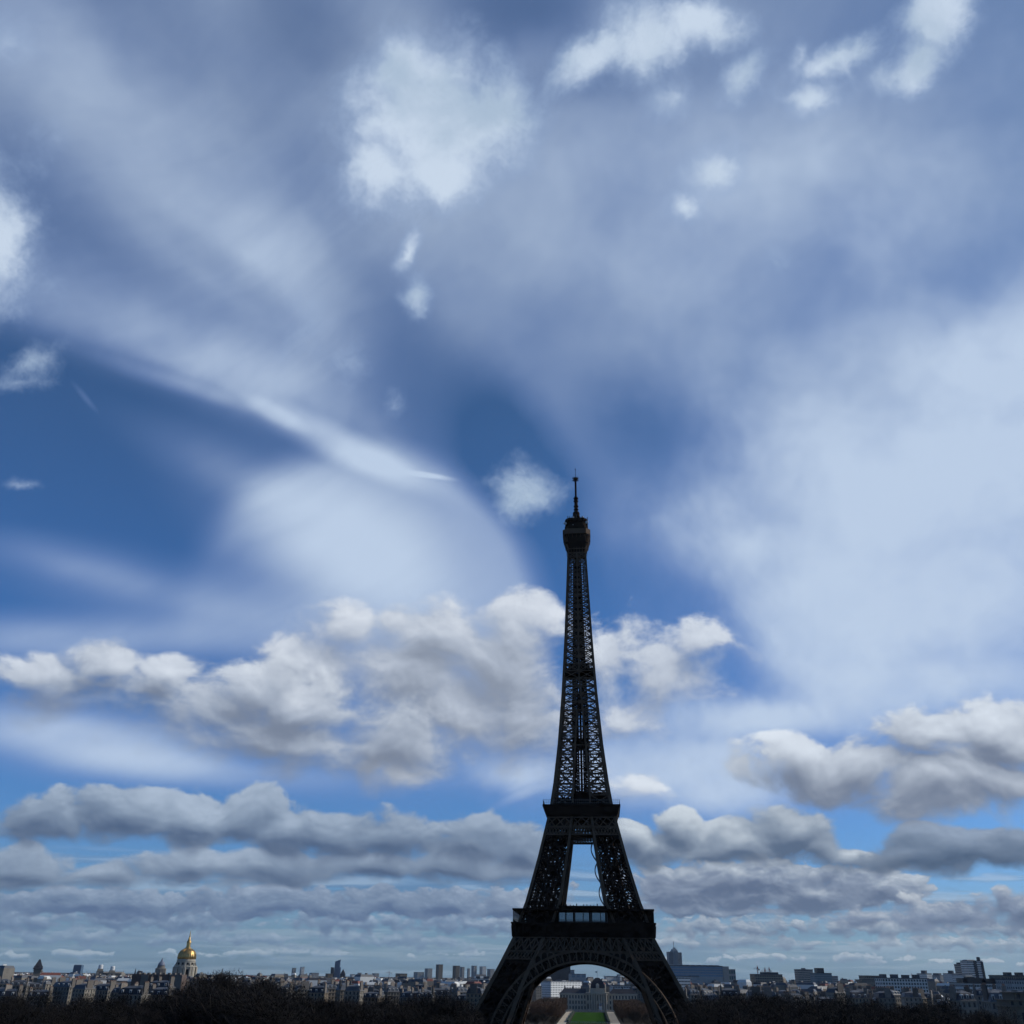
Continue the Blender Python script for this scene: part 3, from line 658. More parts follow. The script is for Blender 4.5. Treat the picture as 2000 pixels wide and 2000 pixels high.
for k in range(4):
    for a,b in ((197.6,194.2),):
        ip.bar(rotz((-w,-w,192.4),k),rotz((0,-w*.96,198.5),k),0.45); ip.bar(rotz((w,-w,192.4),k),rotz((0,-w*.96,198.5),k),0.45)
part('intermediate_platform',ip,iron_shaded,shaft)
# ---- the head: cabin, decks, mast
hd=MB()
def octa(mb,a,z0,b,z1,c=0.30):
    O=lambda r,z:[(x*r,y*r,z) for x,y in ((-1+c,-1),(1-c,-1),(1,-1+c),(1,1-c),(1-c,1),(-1+c,1),(-1,1-c),(-1,-1+c))]
    mb.solid(O(a,z0),O(b,z1))
octa(hd,5.0,265.3,5.0,271.5,.12); octa(hd,7.2,271.8,7.9,276.9); octa(hd,5.3,268.4,7.2,271.8,.2)
cabin=part('cabin',hd,iron_shaded,tower,loc=(0,0,2.8))
rb=MB()
for k in range(4):
    for i in range(7):
        x=-5+10*i/6; rb.bar(rotz((x,-5.25,264.8),k),rotz((x*1.05,-5.25,268.6),k),0.3); rb.bar(rotz((x,-5.3,268.4),k),rotz((x*1.5,-8.1,276.8),k),0.28)
    for z in (265.4,268.1): rb.bar(rotz((-5.3,-5.3,z),k),rotz((5.3,-5.3,z),k),0.45)
    for s in (-1,1): rb.bar(rotz((s*5.4,-5.4,268),k),rotz((s*8.2,-8.2*.72,276.5),k),0.35)
part('bracket',rb,iron,cabin)
dk=MB(); octa(dk,8.5,276.9,8.5,280.4)
deck=part('observation_deck',dk,iron,cabin)
uc=MB(); octa(uc,7.2,280.4,7.2,283.3); octa(uc,6.0,283.3,6.0,286.6); octa(uc,6.9,286.6,7.1,287.6); octa(uc,6.8,287.6,6.6,288.6); octa(uc,3.2,288.6,2.4,291.8,.3)
for i in range(40):
    a=2*math.pi*i/40; uc.bar((7.9*math.cos(a),7.9*math.sin(a),280.4),(7.4*math.cos(a),7.4*math.sin(a),283.4),0.12)
part('upper_cabin',uc,iron_shaded,cabin)
rnd=random.Random(5)
for i in range(34):
    cl=MB(); a=rnd.uniform(0,6.283); r=rnd.uniform(2.6,6.7); z=288.6; hh=rnd.uniform(.8,2.6)
    cl.bar((r*math.cos(a),r*math.sin(a),z),(r*math.cos(a),r*math.sin(a),z+hh),rnd.choice((.15,.25,.5))); part('aerial',cl,iron_rail,cabin)
for x,z0,z1 in ((-5.3,288,291.6),(7.0,281,290.4),(-8.4,276,282.2),(8.5,276,281.8),(-6.2,264,269),(6.2,264,269.4)): cl=MB(); cl.bar((x,-3,z0),(x,-3,z1),0.42 if z0>280 else .25); part('aerial',cl,iron_rail,cabin)
for x,z,r in ((-6.9,285.0,1.0),(6.7,285.4,1.0),(-1.9,288.9,.7),(4.0,288.9,.9),(-2.0,283.6,.45)):
    d=MB(); 
    prof=[(r*math.sin(t),-r*0.5*(math.cos(t))) for t in (0.05,.5,.9,1.2,1.45)]
    n=14
    rings=[[(x+q*math.cos(6.283*i/n),-6.2+dz*0.8,z+q*math.sin(6.283*i/n)) for i in range(n)] for q,dz in prof]
    for a,b in zip(rings,rings[1:]): d.solid(a,b,0,(0,0))
    d.face(rings[0]); part('dish',d,dish_w,cabin,smooth=True)
ms=MB()
ms.lathe([(2.0,291.4),(2.15,292),(2.15,294.6),(1.7,295.2),(1.1,295.3)],20)
ms.lathe([(1.1,295),(1.1,305.9),(.62,306.1),(.62,317.9)],16)
for z in (296.8,299.1,302.8,304.7): ms.lathe([(1.1,z-.5),(1.6,z),(1.6,z+.25),(1.1,z+.6)],16)
mast=part('antenna_mast',ms,iron_shaded,tower,loc=(0,0,3.2))
rg=MB()
rg.lathe([(.7,317.8),(1.0,318.5),(1.3,319.6),(1.0,319.8)],14)
for i in range(12):
    a=6.283*i/12; c,s=math.cos(a),math.sin(a)
    rg.bar((c*.8,s*.8,318.2),(c*2.15,s*2.15,318.1),.28,.18); rg.bar((c*.8,s*.8,319.2),(c*2.15,s*2.15,319.8),.28,.18)
part('spiked_ring',rg,iron_shaded,mast)
tp=MB()
tp.bar((0,0,319.8),(0,0,326.0),0.16)
for z in range(9): tp.bar((-.3,0,320.3+z*.65),(.3,0,320.3+z*.65+.25),.12); tp.bar((0,-.3,320.5+z*.65),(0,.3,320.5+z*.65),.12)
tp.lathe([(.1,325.8),(.28,326.0),(.28,326.5),(.1,326.7)],8)
part('tip',tp,iron_shaded,mast)
# ================================================================== ground, park
gr=MB(); n=40
gr.face([(-14000,-3000,0),(14000,-3000,0),(14000,14000,0),(-14000,14000,0)])
tag(part('ground',gr,mat('paving_ground',(0.055,0.05,0.043),0.95,var=0.25,scale=0.05,spec=0.0)),kind='structure')
lawn_m=mat('lawn',(0.030,0.075,0.016),0.95,var=0.35,scale=0.10,spec=0.0)
gravel_m=mat('pale_gravel',(0.48,0.42,0.33),0.95,var=0.15,scale=0.1,spec=0.0)
hedge_m=mat('clipped_hedge',(0.03,0.045,0.025),0.95,var=0.3,scale=0.8)
axis=lambda d,off: (TX+(d-TD)*0.0832+off, d)             # along the line of the tower's axis
def strip(o0,o1,d0,d1,z):
    a,b,c,e=axis(d0,o0),axis(d0,o1),axis(d1,o1),axis(d1,o0); return [(a[0],a[1],z),(b[0],b[1],z),(c[0],c[1],z),(e[0],e[1],z)]
pth=MB()
for k in range(24):
    d0=650+k*22.5; pth.face(strip(-26,-19,d0,d0+22.5,0.004)); pth.face(strip(17,25,d0,d0+22.5,0.004))
tag(part('gravel_path',pth,gravel_m),kind='structure')
lw=MB(); lw.face(strip(-16,14,880,1138,0.03)); lw.face(strip(-16,14,700,868,0.03))
tag(part('lawn',lw,lawn_m),kind='structure')
for off,w in ((-18.0,'left'),(16.0,'right')):
    hd=MB(); 
    for k in range(12):
        d0=885+k*21; a,b=axis(d0,off),axis(d0+20.5,off); hh=1.6+0.25*math.sin(k*2.1)
        hd.solid([(a[0]-.9,a[1],0),(a[0]+.9,a[1],0),(a[0]+.9,a[1],hh),(a[0]-.9,a[1],hh)],[(b[0]-.9,b[1],0),(b[0]+.9,b[1],0),(b[0]+.9,b[1],hh),(b[0]-.9,b[1],hh)])
    single('hedge',hd,hedge_m,f'low dark clipped hedge along the {w} edge of the green lawn','hedge')
fr=MB(); a,b=axis(874,-20),axis(874,18)
for k in range(22):
    x=a[0]+(b[0]-a[0])*k/21; fr.bar((x,874,0),(x,874,1.1),.12)
fr.bar((a[0],874,1.1),(b[0],874,1.1),.14); fr.bar((a[0],874,.6),(b[0],874,.6),.1)
single('fence',fr,mat('grey_fence',(0.3,0.31,0.33),.6),'low pale rail fence across the near end of the green lawn','fence')
# ================================================================== winter trees
bark=mat('tree_bark',(0.028,0.022,0.018),0.95,var=0.25,scale=1.5)
twig=mat('bare_twigs',(0.011,0.0088,0.008),0.95,var=0.4,scale=0.35,rnd=0.45)
twig_r=mat('clipped_twigs',(0.085,0.052,0.035),0.95,var=0.25,scale=0.3,rnd=0.15)
leafd=mat('evergreen_leaf',(0.030,0.045,0.026),0.9,var=0.35,scale=0.4,rnd=0.2)
def tree_meshes(seed,H,Rw,nt,mcrown,name='bare'):
    r=random.Random(seed); tk=MB(); cr=MB()
    z1=H*r.uniform(.22,.3)
    tk.solid([(0.38*math.cos(a),0.38*math.sin(a),-.3) for a in [k*1.0472 for k in range(6)]],[(0.26*math.cos(a),0.26*math.sin(a),z1) for a in [k*1.0472 for k in range(6)]])
    tips=[]
    for i in range(9):
        a=i*2.4+r.uniform(-.4,.4); e=r.uniform(.35,1.25); l=H*r.uniform(.28,.5)
        p0=Vector((0,0,z1*r.uniform(.85,1.05)))
        d=Vector((math.cos(a)*math.cos(e),math.sin(a)*math.cos(e),math.sin(e)))
        p1=p0+d*l; tk.bar(p0,p1,0.30,0.28)
        for j in range(4):
            q=p0.lerp(p1,r.uniform(.45,1)); d2=(d+Vector((r.uniform(-.8,.8),r.uniform(-.8,.8),r.uniform(-.1,.7)))).normalized()
            q2=q+d2*H*r.uniform(.16,.3); tk.bar(q,q2,0.16); tips.append((q,q2))
    lob=[(Vector((r.uniform(-.5,.5)*Rw,r.uniform(-.5,.5)*Rw,H*r.uniform(.5,.82))),Rw*r.uniform(.42,.66)) for _ in range(7)]
    for i in range(nt):
        c,rad=r.choice(lob); 
        v=Vector((r.gauss(0,1),r.gauss(0,1),r.gauss(0,1))).normalized()*rad*r.random()**0.45
        p=c+v; 
        if p.z>H: p.z=H-r.random()
        d=(v.normalized()*.8+Vector((r.uniform(-.9,.9),r.uniform(-.9,.9),r.uniform(-.4,.9)))).normalized()
        l=r.uniform(.45,1.3); w=r.uniform(.03,.085)
        s=d.cross(Vector((r.uniform(-1,1),r.uniform(-1,1),r.uniform(-1,1)))).normalized()*w
        cr.face([p-s,p+s,p+d*l])
    return tk.mesh('trunk',[bark]),cr.mesh('crown',[mcrown])
TREES=[tree_meshes(100+k,H,Rw,9000,twig) for k,(H,Rw) in enumerate(((23,7.5),(25,8),(21,7),(26,9),(22,8.5),(24,6.5)))]
GREEN=[tree_meshes(200+k,H,Rw,9000,leafd) for k,(H,Rw) in enumerate(((15,5.5),(17,6)))]
TR_RND=random.Random(11)
def tree(x,dist,ytop,label,group,kind='bare_tree',cat='tree',lib=TREES):
    """a tree standing dist metres ahead whose top reaches photo row ytop"""
    top=gp(x,ytop,dist); tk,cr=TR_RND.choice(lib); H=max(v.co.z for v in cr.vertices)
    t=thing(kind,label,cat,(top.x,dist,0),TR_RND.uniform(0,6.28),group)
    s=max(top.z,6)/H; t.scale=(s*TR_RND.uniform(.95,1.25),s*TR_RND.uniform(.95,1.25),s)
    part('trunk',tk,None,t); part('crown',cr,None,t); return t
def _p(name,me,m,parent): pass
HZ=lambda x: 1000+FPX*math.tan(PITCH)+(x-1000)*math.tan(R(0.76))      # photo row of the eye-level line at column x
# silhouette of the wood along the bottom edge: (x0,x1,row of the tops, distance)
WOOD=[(-20,110,1946,430,'left of the golden dome','park trees below the golden dome'),(110,330,1952,470,'left of the golden dome','park trees below the golden dome'),
 (330,400,1938,430,'left of the golden dome','park trees below the golden dome'),(395,470,1908,440,'right of the golden dome','tall park trees right of the golden dome'),(470,560,1912,430,'right of the golden dome','tall park trees right of the golden dome'),
 (545,690,1948,440,'between the golden dome and the iron tower','park trees left of the iron tower'),(690,800,1952,420,'between the golden dome and the iron tower','park trees left of the iron tower'),
 (800,930,1946,430,'between the golden dome and the iron tower','park trees left of the iron tower'),
 (1345,1480,1946,440,'right of the iron tower','park trees right of the iron tower'),(1480,1640,1952,430,'right of the iron tower','park trees right of the iron tower'),
 (1640,1760,1955,430,'right of the iron tower','park trees right of the iron tower'),(1760,1860,1948,440,'right of the iron tower','park trees right of the iron tower'),(1850,1960,1968,420,'right of the iron tower','park trees right of the iron tower')]
for x0,x1,yt,d0,where,grp in WOOD:
    yt-=7
    for row in range(3):
        d=d0-row*45; step=5.6*ppm(d); x=x0+TR_RND.uniform(0,step)
        while x<x1:
            yy=yt+row*14+TR_RND.uniform(-17,15)
            tree(x,d+TR_RND.uniform(-14,14),yy,'bare dark brown winter tree in the wood '+where,grp)
            x+=step*TR_RND.uniform(.8,1.25)
# trees round the tower's feet and under its arch
for x,y,d in ((935,1968,610),(960,1962,640),(985,1965,660),(1330,1955,610),(1305,1962,640),(1352,1960,600)):
    tree(x,d,y,'bare brown winter tree close beside a foot of the iron tower','trees at the tower feet')
for x,y,d in ((1030,1974,760),(1046,1980,740),(1062,1978,780),(1078,1984,760),(1010,1976,740),(1040,1960,950),(1020,1958,940),(1058,1964,930)):
    tree(x,d,y,'bare brown tree under the left half of the great arch','trees under the left half of the arch')
for x,y,d in ((1238,1972,760),(1250,1974,740),(1264,1976,760),(1236,1958,930),(1250,1954,950)):
    tree(x,d,y,'bare brown tree under the right half of the great arch','trees under the right half of the arch')
for x,y,d in ((1066,1950,1000),(1075,1952,1010)):
    tree(x,d,y,'dark evergreen tree rising above bare trees under the arch','dark evergreens under the arch','evergreen_tree','tree',GREEN)
# clipped rows of trees along the gravel walks
def clipped(seed):
    r=random.Random(seed); cr=MB(); tk=MB()
    tk.solid([(0.25*math.cos(a),0.25*math.sin(a),-.2) for a in [k*1.0472 for k in range(6)]],[(0.2*math.cos(a),0.2*math.sin(a),4) for a in [k*1.0472 for k in range(6)]])
    for i in range(1700):
        p=Vector((r.uniform(-4,4),r.uniform(-4.2,4.2),r.uniform(3.0,12.2)))
        if r.random()<.5: p[r.choice((0,1,2))]*=1.0
        d=Vector((r.uniform(-.5,.5),r.uniform(-.5,.5),r.uniform(.2,1))).normalized(); l=r.uniform(.7,1.5)
        s=d.cross(Vector((r.uniform(-1,1),r.uniform(-1,1),r.uniform(-1,1)))).normalized()*r.uniform(.06,.16)
        cr.face([p-s,p+s,p+d*l])
    return tk.mesh('trunk',[bark]),cr.mesh('crown',[twig_r])
CLIP=[clipped(s) for s in (1,2,3)]
for off,side in ((-28,'left'),(-37,'left'),(-46,'left'),(28,'right'),(37,'right'),(46,'right')):
    for k in range(14):
        d=895+k*17.5
        a=axis(d,off); tk,cr=CLIP[k%3]
        t=thing('clipped_tree',f'square clipped reddish brown tree in the row along the {side} gravel path','tree',(a[0],a[1],0),TR+(k%2)*math.pi,f'clipped trees along the {side} path')
        t.scale=(1,1,TR_RND.uniform(.93,1.05)*(1.1 if side=='left' else 1.02)); part('trunk',tk,None,t); part('crown',cr,None,t)
# ================================================================== buildings
BR=random.Random(77)
def haussmann(seed,w,d,storeys,sm,roofm,dorm=True):
    """a stone apartment house: wall, mansard roof with dormers, party-wall chimneys; front along y=0"""
    r=random.Random(seed); h=storeys*3.15+1.0; nb=max(3,int(w/2.6)); nd=max(2,int(d/2.9))
    wl=MB()
    wl.facade((0,0,0),(1,0,0),(0,-1,0),w,0,h,nb,storeys,.42,.62,.3)
    wl.facade((w,0,0),(0,1,0),(1,0,0),d,0,h,nd,storeys,.36,.58,.3)
    wl.facade((0,d,0),(0,-1,0),(-1,0,0),d,0,h,nd,storeys,.36,.58,.3)
    wl.face([(w,d,0),(0,d,0),(0,d,h),(w,d,h)],0)
    for z,o in ((h,.5),(h-3.2,.35),(6.4,.3)): wl.box(-o,w+o,-o,d+o,z-.18,z+.16)
    rf=MB(); m=1.5; hr=r.uniform(4.2,5.6); z0=h+.16
    rf.solid([(0,0,z0),(w,0,z0),(w,d,z0),(0,d,z0)],[(m,m,z0+hr*.72),(w-m,m,z0+hr*.72),(w-m,d-m,z0+hr*.72),(m,d-m,z0+hr*.72)],0,(0,0))
    rf.solid([(m,m,z0+hr*.72),(w-m,m,z0+hr*.72),(w-m,d-m,z0+hr*.72),(m,d-m,z0+hr*.72)],[(m+3,d/2-.4,z0+hr),(w-m-3,d/2-.4,z0+hr),(w-m-3,d/2+.4,z0+hr),(m+3,d/2+.4,z0+hr)],1,(0,1))
    dm=[]
    if dorm:
        for i in range(max(3,nb//2)):
            q=MB(); x=(i+.5)*w/max(3,nb//2); q.box(x-.65,x+.65,0.35,2.0,z0+.6,z0+2.5,0); q.box(x-.42,x+.42,0.31,0.36,z0+.75,z0+2.2,1); q.frustum(.8,z0+2.5,.5,z0+2.75,0,x,1.1,.95,.8); dm.append(q.mesh('dormer',[white,glass]))
    cs=[]
    for x in (0.55,w-0.55)+((w*r.uniform(.35,.65),) if w>17 else ()):
        c=MB(); l=r.uniform(3.5,7); y0=r.uniform(1.2,max(1.3,d-l-1)); zt=z0+hr+r.uniform(1.0,2.6)
        c.box(x-.45,x+.45,y0,y0+l,z0+.2,zt,0)
        for q in range(int(l/.7)): c.lathe([(.16,zt),(.14,zt+.8)],6,1,x,y0+.4+q*.7)
        cs.append(c.mesh('chimney',[chim,pot]))
    return dict(wall=wl.mesh('wall',[sm,glass]),roof=rf.mesh('roof',[roofm,zinc]),dormer=dm,ch=cs,w=w,d=d,h=z0+hr)
HL=[haussmann(300+k,BR.uniform(10,18),BR.uniform(10,14),BR.choice((5,6,6,6,7)),stone[k%3],(slate,zinc,slate,zinc)[k%4],k%4!=3) for k in range(14)]
def place_house(v,loc,rz,label,group,zs=1.0):
    t=thing('apartment_building',label,'building',loc,rz,group); t.scale=(1,1,zs)
    wl=part('wall',v['wall'],None,t); rf=part('roof',v['roof'],None,t)
    for q in v['dormer']: part('dormer',q,None,rf)
    for c in v['ch']: part('chimney',c,None,rf)
    return t
def frame_of(xl,xc,xr,D,th):
    """corner nearest the eye at column xc, D metres off; the facade to its right turned th away"""
    s=ppm(D); c=gp(xc,1900,D); a=R(th)
    return c.x,(xr-xc)/(s*math.cos(a)),((xc-xl)/(s*math.sin(a)) if th>0 else None),a
def topz(x,y,D): return gp(x,y,D).z
def blk(name,label,xl,xc,xr,ytop,D,th,wallm,nx,ny,roof=None,depth=None,wf=.6,hf=.45,gm=None,nd=None,flat=True,group=None,parent_extra=None,rooftop=(),inset=.25):
    """a block seen at its corner: window wall to the right of column xc, another to its left"""
    cx,w,d,a=frame_of(xl,xc,xr,D,th)
    if depth is not None or d is None: d=depth or 14
    h=topz(xc,ytop,D)
    t=thing(name,label,'building',(cx,D,0),a,group)
    wl=MB(); z0=max(0,h-ny*3.4) if ny*3.4<h else 0
    if z0>0: wl.facade((0,0,0),(1,0,0),(0,-1,0),w,0,z0,1,1,.01,.01,.01); wl.facade((0,d,0),(0,-1,0),(-1,0,0),d,0,z0,1,1,.01,.01,.01); wl.facade((w,0,0),(0,1,0),(1,0,0),d,0,z0,1,1,.01,.01,.01)
    wl.facade((0,0,0),(1,0,0),(0,-1,0),w,z0,h,nx,ny,wf,hf,inset)
    n2=nd or max(2,int(nx*d/w)); wl.facade((0,d,0),(0,-1,0),(-1,0,0),d,z0,h,n2,ny,wf,hf,inset); wl.facade((w,0,0),(0,1,0),(1,0,0),d,z0,h,n2,ny,wf,hf,inset)
    wl.face([(w,d,0),(0,d,0),(0,d,h),(w,d,h)],0)
    part('wall',wl,[wallm,gm or glass],t)
    rf=MB(); rf.box(-.25,w+.25,-.25,d+.25,h,h+.9)
    ro=part('roof',rf,roof or zinc,t)
    for (fx,fy,fw,fd,hh) in rooftop:
        e=MB(); e.box(fx*w,fx*w+fw*w,fy*d,fy*d+fd*d,h+.9,h+.9+hh); part('plant_room',e,roof or zinc,ro)
    return t,w,d,h
# ---------------- landmarks on the left
concrete=mat('concrete',(0.34,0.34,0.33),.85,var=.12,scale=.15,rnd=.1)
blueglass=mat('blue_glass',(0.05,0.10,0.17),.18,var=.15,scale=.1,spec=.6)
darkglass=mat('dark_glass',(0.02,0.025,0.035),.2,var=.15,scale=.1,spec=.5)
greyglass=mat('grey_blue_glass',(0.16,0.21,0.26),.25,var=.15,scale=.1,spec=.5)
greyglass2=mat('pale_blue_glass',(0.17,0.25,0.34),.35,var=.15,scale=.1,spec=.7)
tealglass=mat('teal_glass',(0.07,0.13,0.14),.22,var=.15,scale=.1,spec=.5)
beige=mat('beige_panel',(0.40,0.35,0.30),.85,var=.08,scale=.2)
gold=mat('gilded_lead',(0.55,0.36,0.14),.40,metal=.9,var=.22,scale=.25)
lead=mat('lead_roof',(0.16,0.18,0.23),.55,var=.15,scale=.3)
brickm=mat('dark_brick',(0.12,0.085,0.07),.9,var=.2,scale=.6)
cranem=mat('crane_paint',(0.30,0.10,0.07),.6,var=.1)
# golden dome
opening=mat('shaded_opening',(0.012,0.012,0.013),.9,spec=0.0); church_stone=mat('church_limestone',(0.40,0.36,0.29),.85,var=.15,scale=.2); GD=1700.0; s=ppm(GD); gx=gp(359.5,1906,GD).x  # shaded window openings: matte black stands in for the shade inside
def gz(y): return topz(359.5,y,GD)
g=thing('domed_church','stone church with gilded ribbed dome and needle spire','church',(gx,GD,0),R(14))
u=1/s
bd=MB(); zb=gz(1909); bd.facade((-24*u,-24*u,0),(1,0,0),(0,-1,0),48*u,0,zb,7,2,.3,.5,.6)
bd.facade((24*u,-24*u,0),(0,1,0),(1,0,0),48*u,0,zb,7,2,.3,.5,.6); bd.facade((-24*u,24*u,0),(0,-1,0),(-1,0,0),48*u,0,zb,7,2,.3,.5,.6); bd.box(-24.6*u,24.6*u,-24.6*u,24.6*u,zb,zb+1.2)
part('body',bd,[church_stone,glass],g)
z1,z2,z3,z4=gz(1909),gz(1887),gz(1876),gz(1873.2)
dr=MB(); dr.lathe([(20.5*u,z1-4),(20.5*u,z2-1),(21.8*u,z2-1),(21.8*u,z2+.6),(17.5*u,z2+.7)],32)
drum=part('drum',dr,church_stone,g)
co=MB()
for i in range(24):
    a=6.283*i/24; c,sn=math.cos(a),math.sin(a)
    if i%3!=1:
        for da in (-.05,.05): co.lathe([(1.05,z1-3),(.95,z2-1)],8,0,22.3*u*math.cos(a+da),22.3*u*math.sin(a+da))
part('column',co,church_stone,drum)
at=MB(); at.lathe([(18.0*u,z2+.5),(17.8*u,z3-1.2),(18.6*u,z3-1.2),(18.6*u,z3),(17.4*u,z3),(17.0*u,z4)],32)
attic=part('attic',at,church_stone,g)
for i in range(12):
    a=6.283*(i+.5)/12; M=Matrix.Rotation(a,3,'Z')
    w=MB(); w.solid([M@Vector(q) for q in ((20.45*u,-1.9,z1+1.0),(20.9*u,-1.9,z1+1.0),(20.9*u,1.9,z1+1.0),(20.45*u,1.9,z1+1.0))],[M@Vector(q) for q in ((20.45*u,-1.9,z2-4.5),(20.9*u,-1.9,z2-4.5),(20.9*u,1.9,z2-4.5),(20.45*u,1.9,z2-4.5))])
    part('window',w,opening,drum)
    w=MB(); w.solid([M@Vector(q) for q in ((17.7*u,-1.5,z2+2.0),(18.25*u,-1.5,z2+2.0),(18.25*u,1.5,z2+2.0),(17.7*u,1.5,z2+2.0))],[M@Vector(q) for q in ((17.6*u,-1.5,z3-3.0),(18.15*u,-1.5,z3-3.0),(18.15*u,1.5,z3-3.0),(17.6*u,1.5,z3-3.0))])
    part('window',w,opening,attic)
    # volutes between the attic windows
    a=6.283*i/12; M=Matrix.Rotation(a,3,'Z'); vb=MB()
    vb.solid([M@Vector(q) for q in ((17.3*u,-.6,z2),(21.3*u,-.6,z2),(21.3*u,.6,z2),(17.3*u,.6,z2))],[M@Vector(q) for q in ((17.2*u,-.6,z3-2),(17.9*u,-.6,z3-2),(17.9*u,.6,z3-2),(17.2*u,.6,z3-2))]); part('buttress',vb,church_stone,attic)
dmz=[(17.0,1873.4),(17.3,1868.5),(16.3,1863),(13.8,1858),(9.8,1854.6),(6.2,1852.9),(4.8,1852.2)]
dm=MB(); dm.lathe([(r*u,gz(y)) for r,y in dmz],48); dome=part('dome',dm,gold,g,smooth=True)
rb=MB()
for i in range(12):
    a=6.283*i/12
    for (r0,y0),(r1,y1) in zip(dmz,dmz[1:]): rb.bar((r0*u*1.01*math.cos(a),r0*u*1.01*math.sin(a),gz(y0)),(r1*u*1.01*math.cos(a),r1*u*1.01*math.sin(a),gz(y1)),1.3,.9)
    a+=.2618
    for (r0,y0),(r1,y1) in zip(dmz[:3],dmz[1:4]): rb.bar((r0*u*1.0*math.cos(a),r0*u*math.sin(a),gz(y0)),(r1*u*math.cos(a),r1*u*math.sin(a),gz(y1)),2.6,.5)
part('rib',rb,gold,dome)
ln=MB(); ln.lathe([(6.0*u,gz(1853)),(5.8*u,gz(1851)),(5.8*u,gz(1850.4)),(4.0*u,gz(1850)),(3.9*u,gz(1841)),(4.9*u,gz(1840.4)),(4.6*u,gz(1839.4)),(2.6*u,gz(1836)),(2.3*u,gz(1834)),(1.3*u,gz(1830)),(.8*u,gz(1824)),(.35*u,gz(1819)),(.2*u,gz(1816.5))],16)
part('lantern',ln,gold,dome)
# steep roofed tower
D=1400; t=thing('pavilion_tower','stout dark tower with steep pyramid roof standing above left rooftops','tower',(gp(72.6,1900,D).x,D,0),R(20)); s=ppm(D); Z=lambda y:topz(72.6,y,D)
b=MB(); b.frustum(6.6/s,0,6.6/s,Z(1897)); b.frustum(7.6/s,Z(1897),7.6/s,Z(1896)); b.frustum(7.2/s,Z(1896),7.2/s,Z(1893)); part('wall',b,stone[1],t)
b=MB(); b.frustum(8.8/s,Z(1893),8.6/s,Z(1891.3)); b.frustum(8.6/s,Z(1891.3),1.6/s,Z(1874.5)); b.frustum(1.9/s,Z(1874.5),1.6/s,Z(1873.8)); r=part('roof',b,slate,t)
for k in range(4):
    q=RB(k); q.box(-1.2,1.2,-7.9/s,-4/s,Z(1890),Z(1886.5)); part('dormer',q,slate,r)
# leaning blue slab
D=4300; s=ppm(D); t=thing('glass_tower','flat topped dark blue glass tower on the left skyline','building',(gp(151.5,1900,D).x,D,0),R(8)); Z=lambda y:topz(151,y,D)
b=MB(); b.frustum(7.2/s,0,7.2/s,Z(1885.3),ay=9/s,by=9/s)
for k in range(10): b.box(-7.3/s+k*1.46/s,-7.1/s+k*1.46/s,-9.2/s,-9/s,5,Z(1886))
part('wall',b,blueglass,t); b=MB(); b.frustum(7.0/s,Z(1885.3),6.2/s,Z(1884.2),ay=8.6/s); part('roof',b,darkglass,t)
# twin church towers, far
for x0,x1,yt,lab in ((188.5,203,1884,'left of a pair of pale far church towers, with drum shaped top'),(212,227,1887,'right of a pair of pale far church towers, slightly lower top')):
    D=2900; s=ppm(D); xc=(x0+x1)/2; t=thing('church_tower',lab,'church',(gp(xc-1,1900,D).x,D,0),R(25),'twin church towers'); Z=lambda y:topz(xc,y,D)
    b=MB(); b.frustum(6.2/s,0,6.2/s,Z(yt+13)); b.frustum(6.8/s,Z(yt+13),6.8/s,Z(yt+12.2)); b.frustum(5.0/s,Z(yt+12.2),5.0/s,Z(yt+8)); part('wall',b,stone[0],t)
    b=MB(); b.lathe([(4.4/s,Z(yt+8)),(4.2/s,Z(yt+1.5)),(3.2/s,Z(yt))],16); part('turret',b,white,t)
    for k in range(4):
        q=RB(k); q.box(-1.6,1.6,-6.3/s,-6.1/s,Z(yt+22),Z(yt+15)); part('opening',q,glass,t)
b=MB(); D=2900; s=ppm(D); c=gp(208,1905,D); b.box(-19/s,22/s,0,30,0,topz(208,1900.5,D)); b.solid([(-19/s,0,topz(208,1900.5,D)),(22/s,0,topz(208,1900.5,D)),(22/s,30,topz(208,1900.5,D)),(-19/s,30,topz(208,1900.5,D))],[(-15/s,14,topz(208,1897.5,D)),(20/s,14,topz(208,1897.5,D)),(20/s,16,topz(208,1897.5,D)),(-15/s,16,topz(208,1897.5,D))])
single('church_nave',b,stone[1],'long grey church body behind the pair of pale towers','church',(c.x,D+25,0))
# grey dome far behind
D=3900; s=ppm(D); t=thing('domed_temple','small grey far dome with colonnaded drum left of the golden dome','church',(gp(313,1900,D).x,D,0)); Z=lambda y:topz(313,y,D)
b=MB(); b.lathe([(9.2/s,0),(9.2/s,Z(1891.2)),(8.8/s,Z(1890.6)),(7.4/s,Z(1890.4)),(7.2/s,Z(1886.4))],24); part('drum',b,stone[0],t)
b=MB(); b.lathe([(7.0/s,Z(1886.4)),(6.8/s,Z(1884)),(5.6/s,Z(1881)),(3.8/s,Z(1878.6)),(2.0/s,Z(1877.2)),(1.9/s,Z(1874.6)),(.9/s,Z(1873)),(.3/s,Z(1870.5))],24); part('dome',b,lead,t,smooth=True)
b=MB()
for i in range(24): a=6.283*i/24; b.lathe([(.9,Z(1901)),(.9,Z(1891.4))],6,0,9.8/s*math.cos(a),9.8/s*math.sin(a))
part('column',b,stone[0],t)
